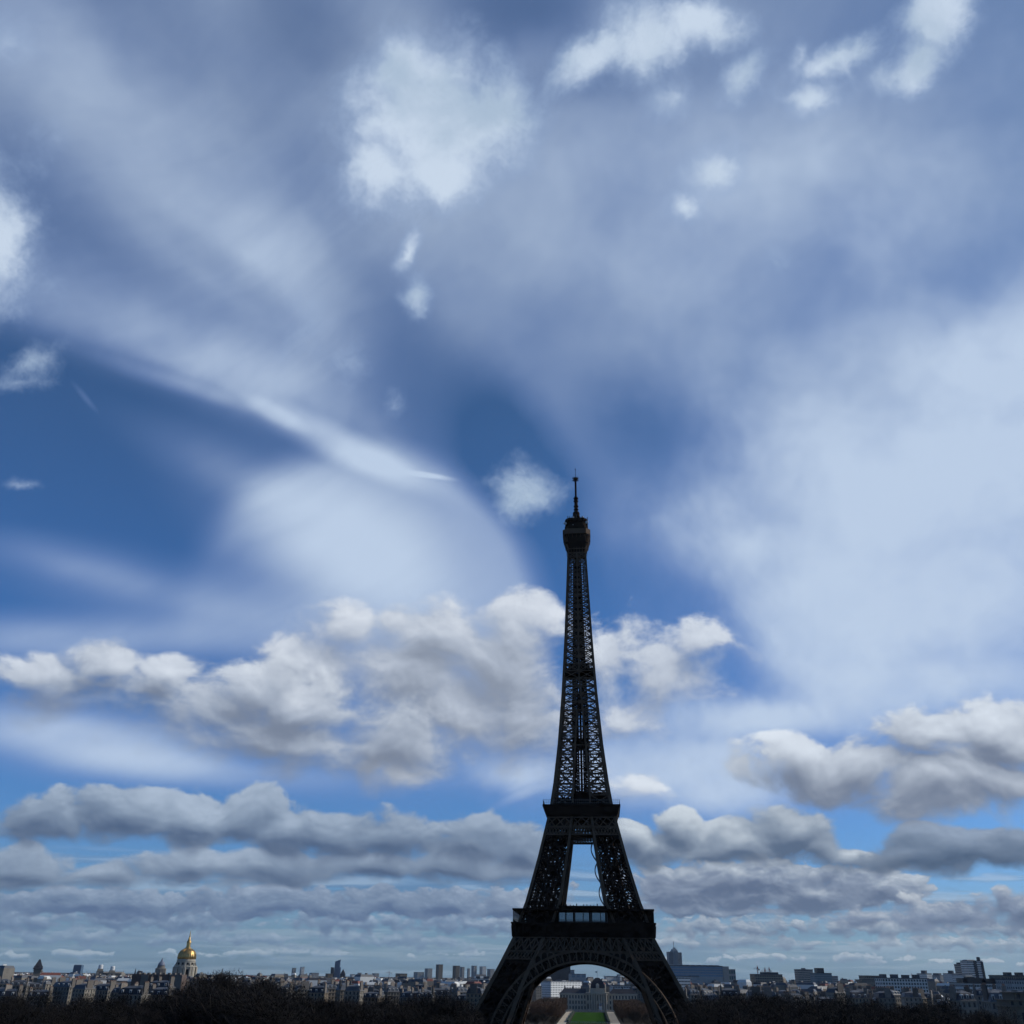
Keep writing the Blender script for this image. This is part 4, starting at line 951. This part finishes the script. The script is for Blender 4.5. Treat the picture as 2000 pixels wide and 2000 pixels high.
# thin masts and a spire
for x,y0,d,lab,nm,ct in ((169.5,1896,3500,'thin pale mast beside the dark blue glass tower','mast','mast'),(176,1898,3500,'short pale mast right of the thin mast by the blue tower','mast','mast'),(264,1890,3200,'small dark needle spire left of the grey far dome','spire','church'),(241,1895,3000,'thin dark aerial on rooftops right of the pale church towers','mast','mast')):
    zt=topz(x,y0,d); b=MB(); b.frustum(2.2 if nm=='spire' else 1.4,0,2.2 if nm=='spire' else 1.1,zt*.55); b.frustum(2.2 if nm=='spire' else .9,zt*.55,.15 if nm=='spire' else .6,zt)
    single(nm,b,slate if nm=='spire' else concrete,lab,ct,(gp(x,1900,d).x,d,0))
# ---------------- skyline between dome and tower
def tower_blk(x0,x1,yt,D,label,m,nx=6,ny=14,gm=None,th=24,split=.45,group=None,rooftop=(),wf=.55,hf=.5):
    xc=x0+(x1-x0)*split
    return blk('tower_block',label,x0,xc,x1,yt,D,th,m,nx,ny,gm=gm,group=group,rooftop=rooftop,wf=wf,hf=hf)
tower_blk(567.5,577,1891,4200,'shorter of two pale slim tower blocks on the skyline',concrete,4,18)
tower_blk(583,593.5,1889,4200,'taller of two pale slim tower blocks on the skyline',white,4,18)
D=5600; s=ppm(D); c=gp(654,1900,D).x; t=thing('leaning_skyscraper','dark blue twin glass skyscraper with slanted top on the skyline','building',(c,D,0),0); Z=lambda y:topz(654,y,D)
b=MB()
def slab(x0,x1,yl,yr,lean,mb,y0=0,dp=20):
    mb.solid([((x0-654)/s,y0,0),((x1-654)/s,y0,0),((x1-654)/s,y0+dp,0),((x0-654)/s,y0+dp,0)],[((x0+lean-654)/s,y0,Z(yl)),((x1+lean-654)/s,y0,Z(yr)),((x1+lean-654)/s,y0+dp,Z(yr)),((x0+lean-654)/s,y0+dp,Z(yl))])
slab(652,662,1878,1874,.8,b); part('tall_wing',b,blueglass,t)
b=MB(); slab(646.5,652.5,1889,1889.6,-1,b,-6); part('low_wing',b,darkglass,t); b=MB(); slab(658,664.5,1890.5,1889,.5,b,-8); part('side_wing',b,blueglass,t)
D=4500; b=MB(); s=ppm(D); Z=lambda y:topz(670,y,D); b.frustum(4.5/s,0,4.5/s,Z(1902)); b.frustum(4.5/s,Z(1902),.3/s,Z(1893)); single('spire',b,slate,'pointed dark church roof right of the slanted glass skyscraper','church',(gp(670,1900,D).x,D,0))
for x0,x1,yt,D,m,lab in ((600,622,1900.5,3600,concrete,'grey flat block left of the slanted glass skyscraper'),(633,650,1902,3000,stone[2],'brownish block below the slanted glass skyscraper'),(682,694,1903.5,3300,white,'bright white low block between the slanted skyscraper and cranes'),(697,706,1900.5,4200,concrete,'narrow grey block on the skyline left of a crane'),(725,740,1901.5,4200,concrete,'squat grey block on the skyline beside the distant crane'),(770,795,1902,2600,stone[0],'stepped pale block with white top on the skyline'),
  (806,828,1899,4300,concrete,'low stepped grey blocks at the left of the tower cluster'),(828,844,1892,4400,concrete,'medium wide grey tower block left of the tallest in the cluster'),(850,864.5,1884,4300,stone[1],'tallest brownish grey tower block of the cluster left of the iron tower'),(883,898,1886.5,4500,stone[1],'brownish flat topped tower block in the middle of the cluster'),(898,907,1889,4600,concrete,'pale slab joined behind the brownish flat topped block'),(912,918,1892,4800,concrete,'narrowest pale grey tower block of the cluster'),(920,931,1886.5,4700,concrete,'slim grey tower block with rounded side in the cluster'),(936,949.5,1888,4700,white,'pale ribbed tower block in the cluster near the iron tower'),(951,966,1893,4800,concrete,'hazy tower block of the cluster nearest the iron tower')):
    tower_blk(x0,x1,yt,D,lab,m,5,16 if yt<1895 else 5)
# long blocks in the middle distance
blk('office_building','long beige block with rows of dark windows left of the iron tower',866,872,923,1914,1700,12,stone[2],30,3,wf=.4,hf=.6,depth=14)
blk('office_building','pale grey block with square windows touching the iron tower leg',918,924,962,1912,1600,12,white,14,3,wf=.6,hf=.55,depth=14,rooftop=((.2,.3,.2,.4,3),(.6,.3,.25,.4,3)))
sunwhite=mat('sunlit_render',(0.8,0.8,0.77),.8,var=.05)  # lighter copy of the white render, strong sunlight put into the colour
# ---------------- seen through the arch
blk('office_slab','dark blue glass slab with vertical stripes seen through the arch',1066,1073,1115,1882,2600,8,darkglass,16,1,wf=.6,hf=.97,gm=blueglass,depth=30,inset=.8)
blk('office_building','grey block with big squares beside the dark blue slab under the arch',1112,1115,1145,1902.5,2300,8,concrete,3,2,wf=.6,hf=.6,gm=greyglass,depth=25)
blk('office_building','narrow grey tower between the dark blue slab and the squares block',1113,1115,1122,1895,2800,8,concrete,3,6,depth=20)
blk('ministry_building','long white building with many dark windows left behind the domed school',1056,1076,1143,1917.5,1700,52,sunwhite,20,7,wf=.5,hf=.55,gm=glass,nd=10)
blk('ministry_building','cream corner block with few windows under the arch at left',1045,1047,1058,1927,1500,20,stone[0],3,4,wf=.3,hf=.5,depth=14)
blk('office_building','white modern stepped block right of the dome under the arch',1180,1184,1211,1907,2300,20,white,7,5,wf=.8,hf=.4)
blk('office_building','bright narrow white tower right of the dome under the arch',1209,1211,1216,1904,2300,25,white,2,7,depth=14)
blk('office_building','pale flat block between dome and right leg under the arch',1214,1216,1232,1909,2200,25,stone[0],6,4)
blk('office_building','grey block with white gridded windows right behind the domed school',1192,1196,1240,1925.5,1600,12,white,14,4,wf=.75,hf=.5,depth=16)
# the domed military school at the far end of the lawn
ED=1195.0; s=ppm(ED); school=mat('school_limestone',(0.45,0.39,0.30),.85,var=.15,scale=.25); ec=gp(1166.5,1906,ED); EZ=lambda y:topz(1166.5,y,ED)
# measured heights of the front: eaves, ridge, attic, dome
t=thing('domed_school','long classical stone palace with columned centre and square slate dome','palace',(ec.x,ED,0),TR)
zl=EZ(1942.5); za=EZ(1932); zr=EZ(1931)
X=lambda px:(px-1166.5)/s
for a,b,nb in ((1091.5,1144,9),(1188,1243,9)):
    w=MB(); w.facade((X(a),0,0),(1,0,0),(0,-1,0),X(b)-X(a),0,zl,nb,3,.38,.62,.4); w.face([(X(a),18,0),(X(a),0,0),(X(a),0,zl),(X(a),18,zl)]); w.face([(X(b),0,0),(X(b),18,0),(X(b),18,zl),(X(b),0,zl)])
    w.box(X(a)-.5,X(b)+.5,-.6,18.5,zl,zl+.9); w.box(X(a)-.2,X(b)+.2,-.25,0,zl*.64,zl*.64+.5); part('wing_wall',w,[school,glass],t)
    r=MB(); e=MB(); r.solid([(X(a),.5,zl+.9),(X(b),.5,zl+.9),(X(b),18,zl+.9),(X(a),18,zl+.9)],[(X(a)+5,7,zr),(X(b)-(0 if a<1100 else 5),7,zr),(X(b)-(0 if a<1100 else 5),12,zr),(X(a)+5,12,zr)]); ro=part('roof',r,slate,t)
    for k in range(3):
        c=MB(); x=X(a)+ (X(b)-X(a))*(k+.6)/3.2; c.box(x-.7,x+.7,8,12,zr-1,zr+2.4); part('chimney',c,chim,ro)
c0,c1=X(1144),X(1188); w=MB()
w.facade((c0,-2.5,0),(1,0,0),(0,-1,0),c1-c0,0,zl+.8,7,2,.36,.62,.5); w.face([(c0,18,0),(c0,-2.5,0),(c0,-2.5,zl),(c0,18,zl)]); w.face([(c1,-2.5,0),(c1,18,0),(c1,18,zl),(c1,-2.5,zl)])
w.box(c0-.6,c1+.6,-3.2,19,zl+.8,zl+2.0); w.facade((X(1151.5),-2,0),(1,0,0),(0,-1,0),X(1181)-X(1151.5),zl+2,za,3,1,.22,.5,.4); w.box(X(1151.5),X(1181),-1.9,16,zl+2,za); w.box(X(1151)-.4,X(1181.5)+.4,-2.6,16.4,za,za+.8)
part('centre_wall',w,[school,glass],t)
for k in range(8):
    c=MB(); x=X(1150)+(X(1183)-X(1150))*k/7; c.lathe([(.95,.6),(.85,zl-.6),(1.15,zl-.5),(1.15,zl+.8)],10,0,x,-4.0); part('column',c,school,t)
p=MB(); p.box(X(1149),X(1184),-5.2,-2.4,zl+.8,zl+2.0); part('entablature',p,school,t)
d=MB(); cz=[(14.2,1931.5),(14.0,1928),(12.2,1922),(9.2,1916.5),(6.0,1913),(5.0,1912.4),(5.0,1911.4),(.6,1910.5)]
for (r0,y0),(r1,y1) in zip(cz,cz[1:]): d.frustum(r0/s,EZ(y0)+.6,r1/s,EZ(y1)+.6,0,0,7,r0/s*.75,r1/s*.75)
dm=part('dome',d,slate,t)
q=MB(); q.box(-1.8,1.8,-3.9,-1,za+.8,za+4.2); q.frustum(2.2,za+4.2,.3,za+6.0,0,0,-2.4,1.4,.5); part('dormer',q,school,dm)
f=MB(); f.bar((0,7,EZ(1911)),(0,7,EZ(1897)),.3); part('flagpole',f,concrete,dm); f=MB(); f.box(-2.0,-.15,6.95,7.05,EZ(1899.6),EZ(1897.2)); part('flag',f,blueglass,dm)
# statue on its plinth before the palace
t=thing('statue','pale plinth with a small mounted statue at the end of the lawn','statue',(ec.x-.5,1160,0),TR); b=MB(); b.frustum(2.6,0,2.3,.7); b.frustum(1.7,.7,1.5,4.6); b.frustum(1.9,4.6,1.8,5.0); part('plinth',b,white,t)
b=MB(); b.bar((-1.5,0,6.6),(1.3,0,6.9),1.0,1.1); b.bar((1.2,0,7),(1.9,0,8.2),.5,.6); b.bar((1.8,0,8.2),(2.6,0,7.9),.35)
for x in (-1.2,1.0):
    for y in (-.3,.3): b.bar((x,y,6.4),(x+.1,y,5.0),.28)
b.bar((0,0,7.0),(0,0,8.8),.7,.5); b.lathe([(.05,8.7),(.3,8.9),(.3,9.3),(.05,9.5)],8); part('rider',b,lead,t)
wl=MB(); a,b2=axis(1150,-34),axis(1150,30)
for k in range(18):
    x=a[0]+(b2[0]-a[0])*k/18; wl.box(x,x+3.2,1150,1151,0,1.6 if k%3 else 2.3)
single('terrace_wall',wl,gravel_m,'low pale terrace wall across the far end of the lawn','wall')
# ---------------- right of the tower
D=2500; s=ppm(D); t=thing('tower_block','tall grey hotel like tower with vertical ribs and aerial right of the iron tower','building',(gp(1321,1900,D).x,D,0),R(6)); Z=lambda y:topz(1321,y,D)
for x0,x1,y0,y1,yt in ((-13,-5,0,22,1859),(-5,4,-7,24,1856.5),(4,12.6,-2,22,1860)):
    w=MB(); w.facade((x0/s,y0,0),(1,0,0),(0,-1,0),(x1-x0)/s,0,Z(yt),4,1,.45,.985,.9); w.face([(x1/s,y0,0),(x1/s,y1,0),(x1/s,y1,Z(yt)),(x1/s,y0,Z(yt))]); w.face([(x0/s,y1,0),(x0/s,y0,0),(x0/s,y0,Z(yt)),(x0/s,y1,Z(yt))]); w.face([(x0/s,y0,Z(yt)),(x1/s,y0,Z(yt)),(x1/s,y1,Z(yt)),(x0/s,y1,Z(yt))])
    part('wall',w,[concrete,greyglass],t)
b=MB(); b.box(-4.5/s,3.5/s,0,16,Z(1856.5),Z(1853.5)); b.box(-2/s,2/s,3,11,Z(1853.5),Z(1850.5)); b.bar((-1/s,6,Z(1850.5)),(-1/s,6,Z(1838)),.9); part('roof_mast',b,concrete,t)
t,w,d,h=blk('office_building','long blue grey glass building with flat roof right of the iron tower',1300,1306,1415.5,1886.5,1500,5,concrete,22,4,wf=.92,hf=.72,gm=greyglass2,depth=40)
e=MB(); x1=w; ww=12.5/ppm(1500); e.box(x1+.1,x1+ww,-.6,40,0,h+.4); part('end_wall',e,beige,t)
e=MB(); e.facade((x1+ww+.05,2,0),(1,0,0),(0,-1,0),14/ppm(1500),0,h-3,3,6,.8,.6,.4); e.face([(x1+ww+14/ppm(1500),2,0),(x1+ww+14/ppm(1500),40,0),(x1+ww+14/ppm(1500),40,h-3),(x1+ww+14/ppm(1500),2,h-3)]); e.face([(x1+ww,2,h-3),(x1+ww+14/ppm(1500),2,h-3),(x1+ww+14/ppm(1500),40,h-3),(x1+ww,40,h-3)]); part('glazed_end',e,[concrete,tealglass],t)
q=MB()
for k in range(9): q.box(w*k/9+1,w*(k+.75)/9,8,30,h+.9,h+2.0)
part('roof_plant',q,concrete,t)
blk('office_building','white rounded block in front of the long blue grey building',1318,1322,1349,1907.5,1250,14,white,9,4,wf=.8,hf=.4,depth=18)
blk('office_building','small grey block with one bright white end beside the rounded white block',1347,1349,1366,1907,1350,16,greyglass,6,3,gm=concrete)
def crane(x,yt,D,x0,x1,label,group='tower cranes'):
    s=ppm(D); z=topz(x,yt,D); t=thing('tower_crane',label,'crane',(gp(x,1900,D).x,D,0),0,group)
    m=MB(); 
    for a in (-1,1):
        for b in (-1,1): m.bar((a*.9,b*.9,0),(a*.9,b*.9,z),.35)
    for k in range(int(z/3)): m.bar((-.9,-.9,k*3),(.9,-.9,k*3+3),.22); m.bar((.9,.9,k*3),(-.9,.9,k*3+3),.22)
    part('mast',m,cranem,t)
    j=MB(); zz=z-3.5
    for yy in (-.7,.7): j.bar(((x0-x)/s,yy,zz),((x1-x)/s,yy,zz),.45)
    j.bar(((x0-x)/s*.9,0,zz+1.6),((x1-x)/s*.9,0,zz+1.6),.35); j.bar((0,0,z+3),((x0-x)/s*.7,0,zz+1.6),.2); j.bar((0,0,z+3),((x1-x)/s*.7,0,zz+1.6),.2); j.bar((0,0,z-3),(0,0,z+3),.8)
    part('jib',j,cranem,t); c=MB(); e=x0 if abs(x0-x)<abs(x1-x) else x1; c.box((e-x)/s-1.5,(e-x)/s+1.5,-1,1,zz-2.4,zz); part('counterweight',c,concrete,t); c=MB(); c.box(-1,1,-2.4,-.9,zz-2.4,zz-.2); part('cab',c,white,t)
crane(1480,1889,2200,1472,1483,'slim tower crane with raised short jib right of the glass building')
crane(1494.5,1893.5,1900,1485,1500,'heavier reddish tower crane with broad jib right of the glass building')
crane(1503,1892,2300,1499,1506,'small partly hidden tower crane behind a grey roof')
crane(760,1898,3800,753,764,'distant thin tower crane above the skyline left of the tower cluster')
crane(1780,1903.5,3000,1773,1784,'tiny tower crane above the balcony block at right')
blk('office_building','grey flat building behind the cranes right of the glass building',1470,1474,1531,1903.5,1500,10,stone[1],12,4,wf=.6,depth=18,rooftop=((.3,.2,.6,.4,2.5),))
blk('tower_block','pinkish beige slab with fine horizontal bands on the right skyline',1556,1558.5,1589.5,1894,1900,7,beige,10,12,wf=.92,hf=.45,depth=16,rooftop=((.4,.3,.2,.4,2),))
blk('office_building','teal glass building right beside the pinkish beige slab',1589,1591,1626,1901,1800,8,greyglass,14,6,wf=.8,hf=.7,gm=tealglass,depth=20,roof=darkglass,rooftop=((.2,.1,.4,.6,7.5),))
blk('apartment_slab','small grey block right of the teal glass building',1627,1629,1636,1907,2000,10,concrete,4,5)
blk('apartment_slab','pale block with dark flat roof on the right skyline',1684,1688,1719,1906.5,1500,12,stone[0],8,3,roof=slate,depth=16)
blk('apartment_slab','wide pale wall with faint horizontal bands below the dark flat roof',1676,1681,1722,1914.5,1250,10,stone[0],2,5,wf=.95,hf=.12,depth=16)
t,w,d,h=blk('apartment_slab','long white apartment slab with dark balcony bays on the right',1716,1721,1816,1911,1150,9,white,16,5,wf=.62,hf=.6,depth=16,rooftop=((.06,.3,.1,.4,3.4),(.3,.3,.12,.4,3.4),(.55,.3,.12,.4,3.0),(.8,.3,.1,.4,3.4)))
tower_blk(1799,1822,1902,2000,'stepped white tower block above the long apartment slab',white,6,6,rooftop=((.3,.3,.4,.4,5),))
tower_blk(1823,1849,1905,2300,'grey stepped block with sloping top right of the stepped white block',concrete,7,4,rooftop=((.2,.2,.5,.5,3.5),))
tower_blk(1851,1875,1902,1700,'pale vertical ribbed block left of the high right towers',white,7,7,wf=.3,hf=.8,rooftop=((.4,.3,.3,.4,4),))
tower_blk(1873,1898,1884,1800,'beige tower block at the left of the two high right towers',beige,8,14,split=.3,wf=.9,hf=.45,rooftop=((.15,.2,.7,.6,2.5),))
tower_blk(1871,1902,1904,1650,'low pale base block in front of the beige tower at right',white,9,7,wf=.7,hf=.4)
t,w,d,h=blk('tower_block','white and black tower block with curved corner, highest on the right',1888,1893,1926,1877,1750,10,white,12,17,wf=.8,hf=.5,depth=20,gm=darkglass)
e=MB(); e.box(w*.40,w*.58,-.7,-.1,h*.45,h+.5); part('dark_panel',e,darkglass,t); e=MB(); e.box(w*.86,w+.6,-.6,20.5,0,h-1); e.lathe([(3.0,h-1),(3.0,h+5.5),(2,h+6.5)],16,0,w*.88,5); part('dark_corner',e,darkglass,t); e=MB(); e.frustum(w*.28,h+.9,w*.24,h+2.2,0,w*.3,8,7,6); part('roof_crown',e,concrete,t)
# nearer modern roofs at the right edge
t,w,d,h=blk('office_building','long low dark modern building with white parapet at the right',1873,1882,1966,1921,900,8,white,26,2,wf=.85,hf=.5,gm=darkglass,depth=24,roof=darkglass,rooftop=((.02,.2,.5,.4,3.4),(.6,.2,.35,.5,3.2),(.1,.1,.2,.2,4.4)))
blk('apartment_slab','dark flat roofed block with small gables on the far right edge',1950,1957,2040,1906.5,900,8,stone[1],18,3,roof=darkglass,depth=20,rooftop=((.2,.2,.12,.3,2.2),(.5,.2,.12,.3,2.2),(.75,.2,.12,.3,2.2)))
blk('apartment_slab','grey block with pale parapet at the right edge below the gables',1962,1972,2060,1914.5,760,10,concrete,16,2,wf=.5,depth=18)
# warm stone mansion, close on the right
D=470; s=ppm(D); c=gp(1958,1906,D); t=thing('stone_mansion','large warm stone building with heavy cornices in the bottom right corner','building',(c.x,D,0),R(-8)); Z=lambda y:topz(1975,y,D)
w=MB(); L_=34.0
w.facade((0,0,0),(1,0,0),(0,-1,0),L_,0,Z(1967),9,2,.34,.62,.5); w.box(-.9,L_,-.9,16,Z(1967),Z(1965)); w.facade((.3,.3,0),(1,0,0),(0,-1,0),L_,Z(1965),Z(1954),10,1,.34,.7,.4); w.box(-.5,L_,-.5,16,Z(1954),Z(1952.6)); w.facade((3.2,.6,0),(1,0,0),(0,-1,0),L_,Z(1952.6),Z(1940),9,1,.4,.66,.5); w.box(2.2,L_,-.3,16,Z(1940),Z(1937.6))
for a,zz0,zz1 in ((0,0,Z(1967)),(.3,Z(1965),Z(1954)),(3.2,Z(1952.6),Z(1940))): w.face([(a,16,zz0),(a,.1,zz0),(a,.1,zz1),(a,16,zz1)])
part('wall',w,[stone[2],glass],t); r=MB(); r.box(3.4,L_,0,16,Z(1937.6),Z(1936.4)); ro=part('roof',r,zinc,t)
for k in range(5):
    q=MB(); q.box(5+k*5,7+k*5,6,8,Z(1936.4),Z(1934.2)); part('chimney',q,chim,ro)
# ---------------- apartment houses with their own place in the picture
def house(v,xl,ytop,D,rz,label,w=None):
    V=HL[v]; c=gp(xl,1906,D); zt=topz(xl,ytop,D); return place_house(V,(c.x,D,0),R(rz),label,'mansard roofed apartment houses',zt/V['h'])
DETAIL=[(0,236,1925,690,-6,'slate roofed house with white dormers in front at left of the golden dome'),(2,295,1928,720,-4,'slate roofed house with dormers just below the golden dome at left'),(4,1868,1934,610,10,'dark mansard house beside the warm stone building at right'),
 (1,1925,1932,560,-6,'grey mansard house touching the warm stone building at right'),(6,-14,1931,700,4,'flat fronted house at the left edge below pale roofs')]
for q in DETAIL: house(*q)
# big dark party walls below the grey dome
b=MB(); D=900; s=ppm(D); c=gp(258,1906,D); z=topz(300,1903,D); b.box(0,95/s,0,22,0,z); 
t=thing('party_wall_block','big block with blank dark brown party walls below the grey far dome','building',(c.x,D,0),R(4)); part('wall',b,brickm,t)
for x0,x1 in ((18,32),(38.5,40.5),(51,53),(73,78),(80,98)):
    q=MB(); q.box(x0/s,x1/s,-.6,-.05,0,z-.4); part('chimney_breast',q,chim,t)
q=MB()
for k in range(9): q.box((6+k*10)/s,(11+k*10)/s,4,8,z,z+1.3)
part('chimney',q,chim,t)
# ---------------- the mass of the town
FR=random.Random(4)
SKYL=[(-100,1903),(100,1904),(200,1907),(300,1906),(420,1908),(550,1910),(700,1911),(850,1914),(950,1913),(1300,1914),(1450,1916),(1600,1918),(1700,1916),(1800,1918),(1950,1917),(2100,1918)]
def cap(px,D,lo,hi): return max(6.0,topz(px,lerp(SKYL,px)+FR.uniform(lo,hi),D))
taken=[(1000,1290,0,1190),(1020,1250,1180,1900)]
def clear(px,D,w):
    for a,b,d0,d1 in taken:
        if a<px<b and d0<D<d1: return False
    return True
def zone(px):
    if px<345: return 'left of the golden dome','houses left of the golden dome'
    if px<960: return 'between golden dome and iron tower','houses between the golden dome and the iron tower'
    if px<1320: return 'behind the iron tower','houses behind the iron tower'
    if px<1680: return 'right of the iron tower','houses right of the iron tower'
    return 'at the right','houses at the right'
ROOFN={0:'dark slate',1:'grey zinc',2:'dark slate',3:'grey zinc'}
count=0
for D,yaw in ((840,-6),(960,28),(1090,-32),(1240,10),(1420,-20)):
    s=ppm(D); px=-60+FR.uniform(0,20)
    while px<2060:
        vi=FR.randrange(14); V=HL[vi]; wpx=V['w']*s
        D2=D+FR.uniform(-35,35)
        near=(D<900 and 330<px<480)
        if clear(px+wpx/2,D2,wpx) and not near and count<285 and FR.random()<.9:
            c=gp(px,1906,D2); wh,gn=zone(px)
            zs=min(cap(px,D2,2,16),V['h']*FR.uniform(.84,1.06))/V['h']
            far='nearer ' if D<1000 else ('' if D<1300 else 'far ')
            rz=yaw+FR.choice((0,0,0,90,-12,12)); 
            place_house(V,(c.x,D2,0),R(rz),f'{far}stone house with {ROOFN[vi%4]} roof among streets {wh}'.strip(),f'{far}{ROOFN[vi%4]} roofed {gn}'.strip(),zs); count+=1
        px+=wpx*FR.uniform(.85,1.3)
# roofs beyond, merging into one mass
fm=MB(); mm=[stone[0],stone[1],zinc,white,slate,stone[2],tile]
for i in range(6500):
    D=1150*math.exp(FR.random()**.85*2.1); px=FR.uniform(-60,2060)
    if 1010<px<1290 and D<1850: continue
    s=ppm(D); c=gp(px,1906,D); w=FR.uniform(7,22); d=FR.uniform(8,18); h=max(3.0,min(FR.uniform(18,30),cap(px,D,-1.5,7)-2.6))+(FR.random()<.05)*FR.uniform(2,9)
    a=R(FR.choice((-30,-10,15,40))+FR.uniform(-8,8)); M=Matrix.Rotation(a,3,'Z'); wm=FR.choice((0,0,1,1,3,5)); rm=FR.choice((2,2,4,2,3,6) if FR.random()<.8 else (2,4))
    Q=lambda x,y,z:(c.x+(M@Vector((x,y,0))).x,D+(M@Vector((x,y,0))).y,z)
    fm.solid([Q(0,0,0),Q(w,0,0),Q(w,d,0),Q(0,d,0)],[Q(0,0,h),Q(w,0,h),Q(w,d,h),Q(0,d,h)],wm,(0,0))
    e=1.5; fm.solid([Q(0,0,h),Q(w,0,h),Q(w,d,h),Q(0,d,h)],[Q(e,e,h+2.6),Q(w-e,e,h+2.6),Q(w-e,d-e,h+2.6),Q(e,d-e,h+2.6)],rm,(0,1))
    if FR.random()<.7:
        x=FR.uniform(1,w-2); fm.solid([Q(x,2,h+1),Q(x+1.2,2,h+1),Q(x+1.2,6,h+1),Q(x,6,h+1)],[Q(x,2,h+4),Q(x+1.2,2,h+4),Q(x+1.2,6,h+4),Q(x,6,h+4)],FR.choice((0,1,3)))
tag(part('distant_rooftops',fm,mm),'mass of small pale and grey rooftops stretching to the skyline','rooftops',None,'stuff')
# ------------------------------------------------------------------ the air between
hz=MB(); hz.box(-14800,14800,-3500,14800,-1.0,338)
ho=part('haze',hz,None); tag(ho,kind='stuff',label='thin pale haze over the whole town')
hm=bpy.data.materials.new('haze_air'); hm.use_nodes=True; ht=hm.node_tree; ht.nodes.clear()
pv=ht.nodes.new('ShaderNodeVolumePrincipled'); pv.inputs['Density'].default_value=HAZE; pv.inputs['Color'].default_value=(0.80,0.88,1.0,1); pv.inputs['Anisotropy'].default_value=0.35
mo=ht.nodes.new('ShaderNodeOutputMaterial'); ht.links.new(pv.outputs[0],mo.inputs['Volume']); ho.data.materials.append(hm)
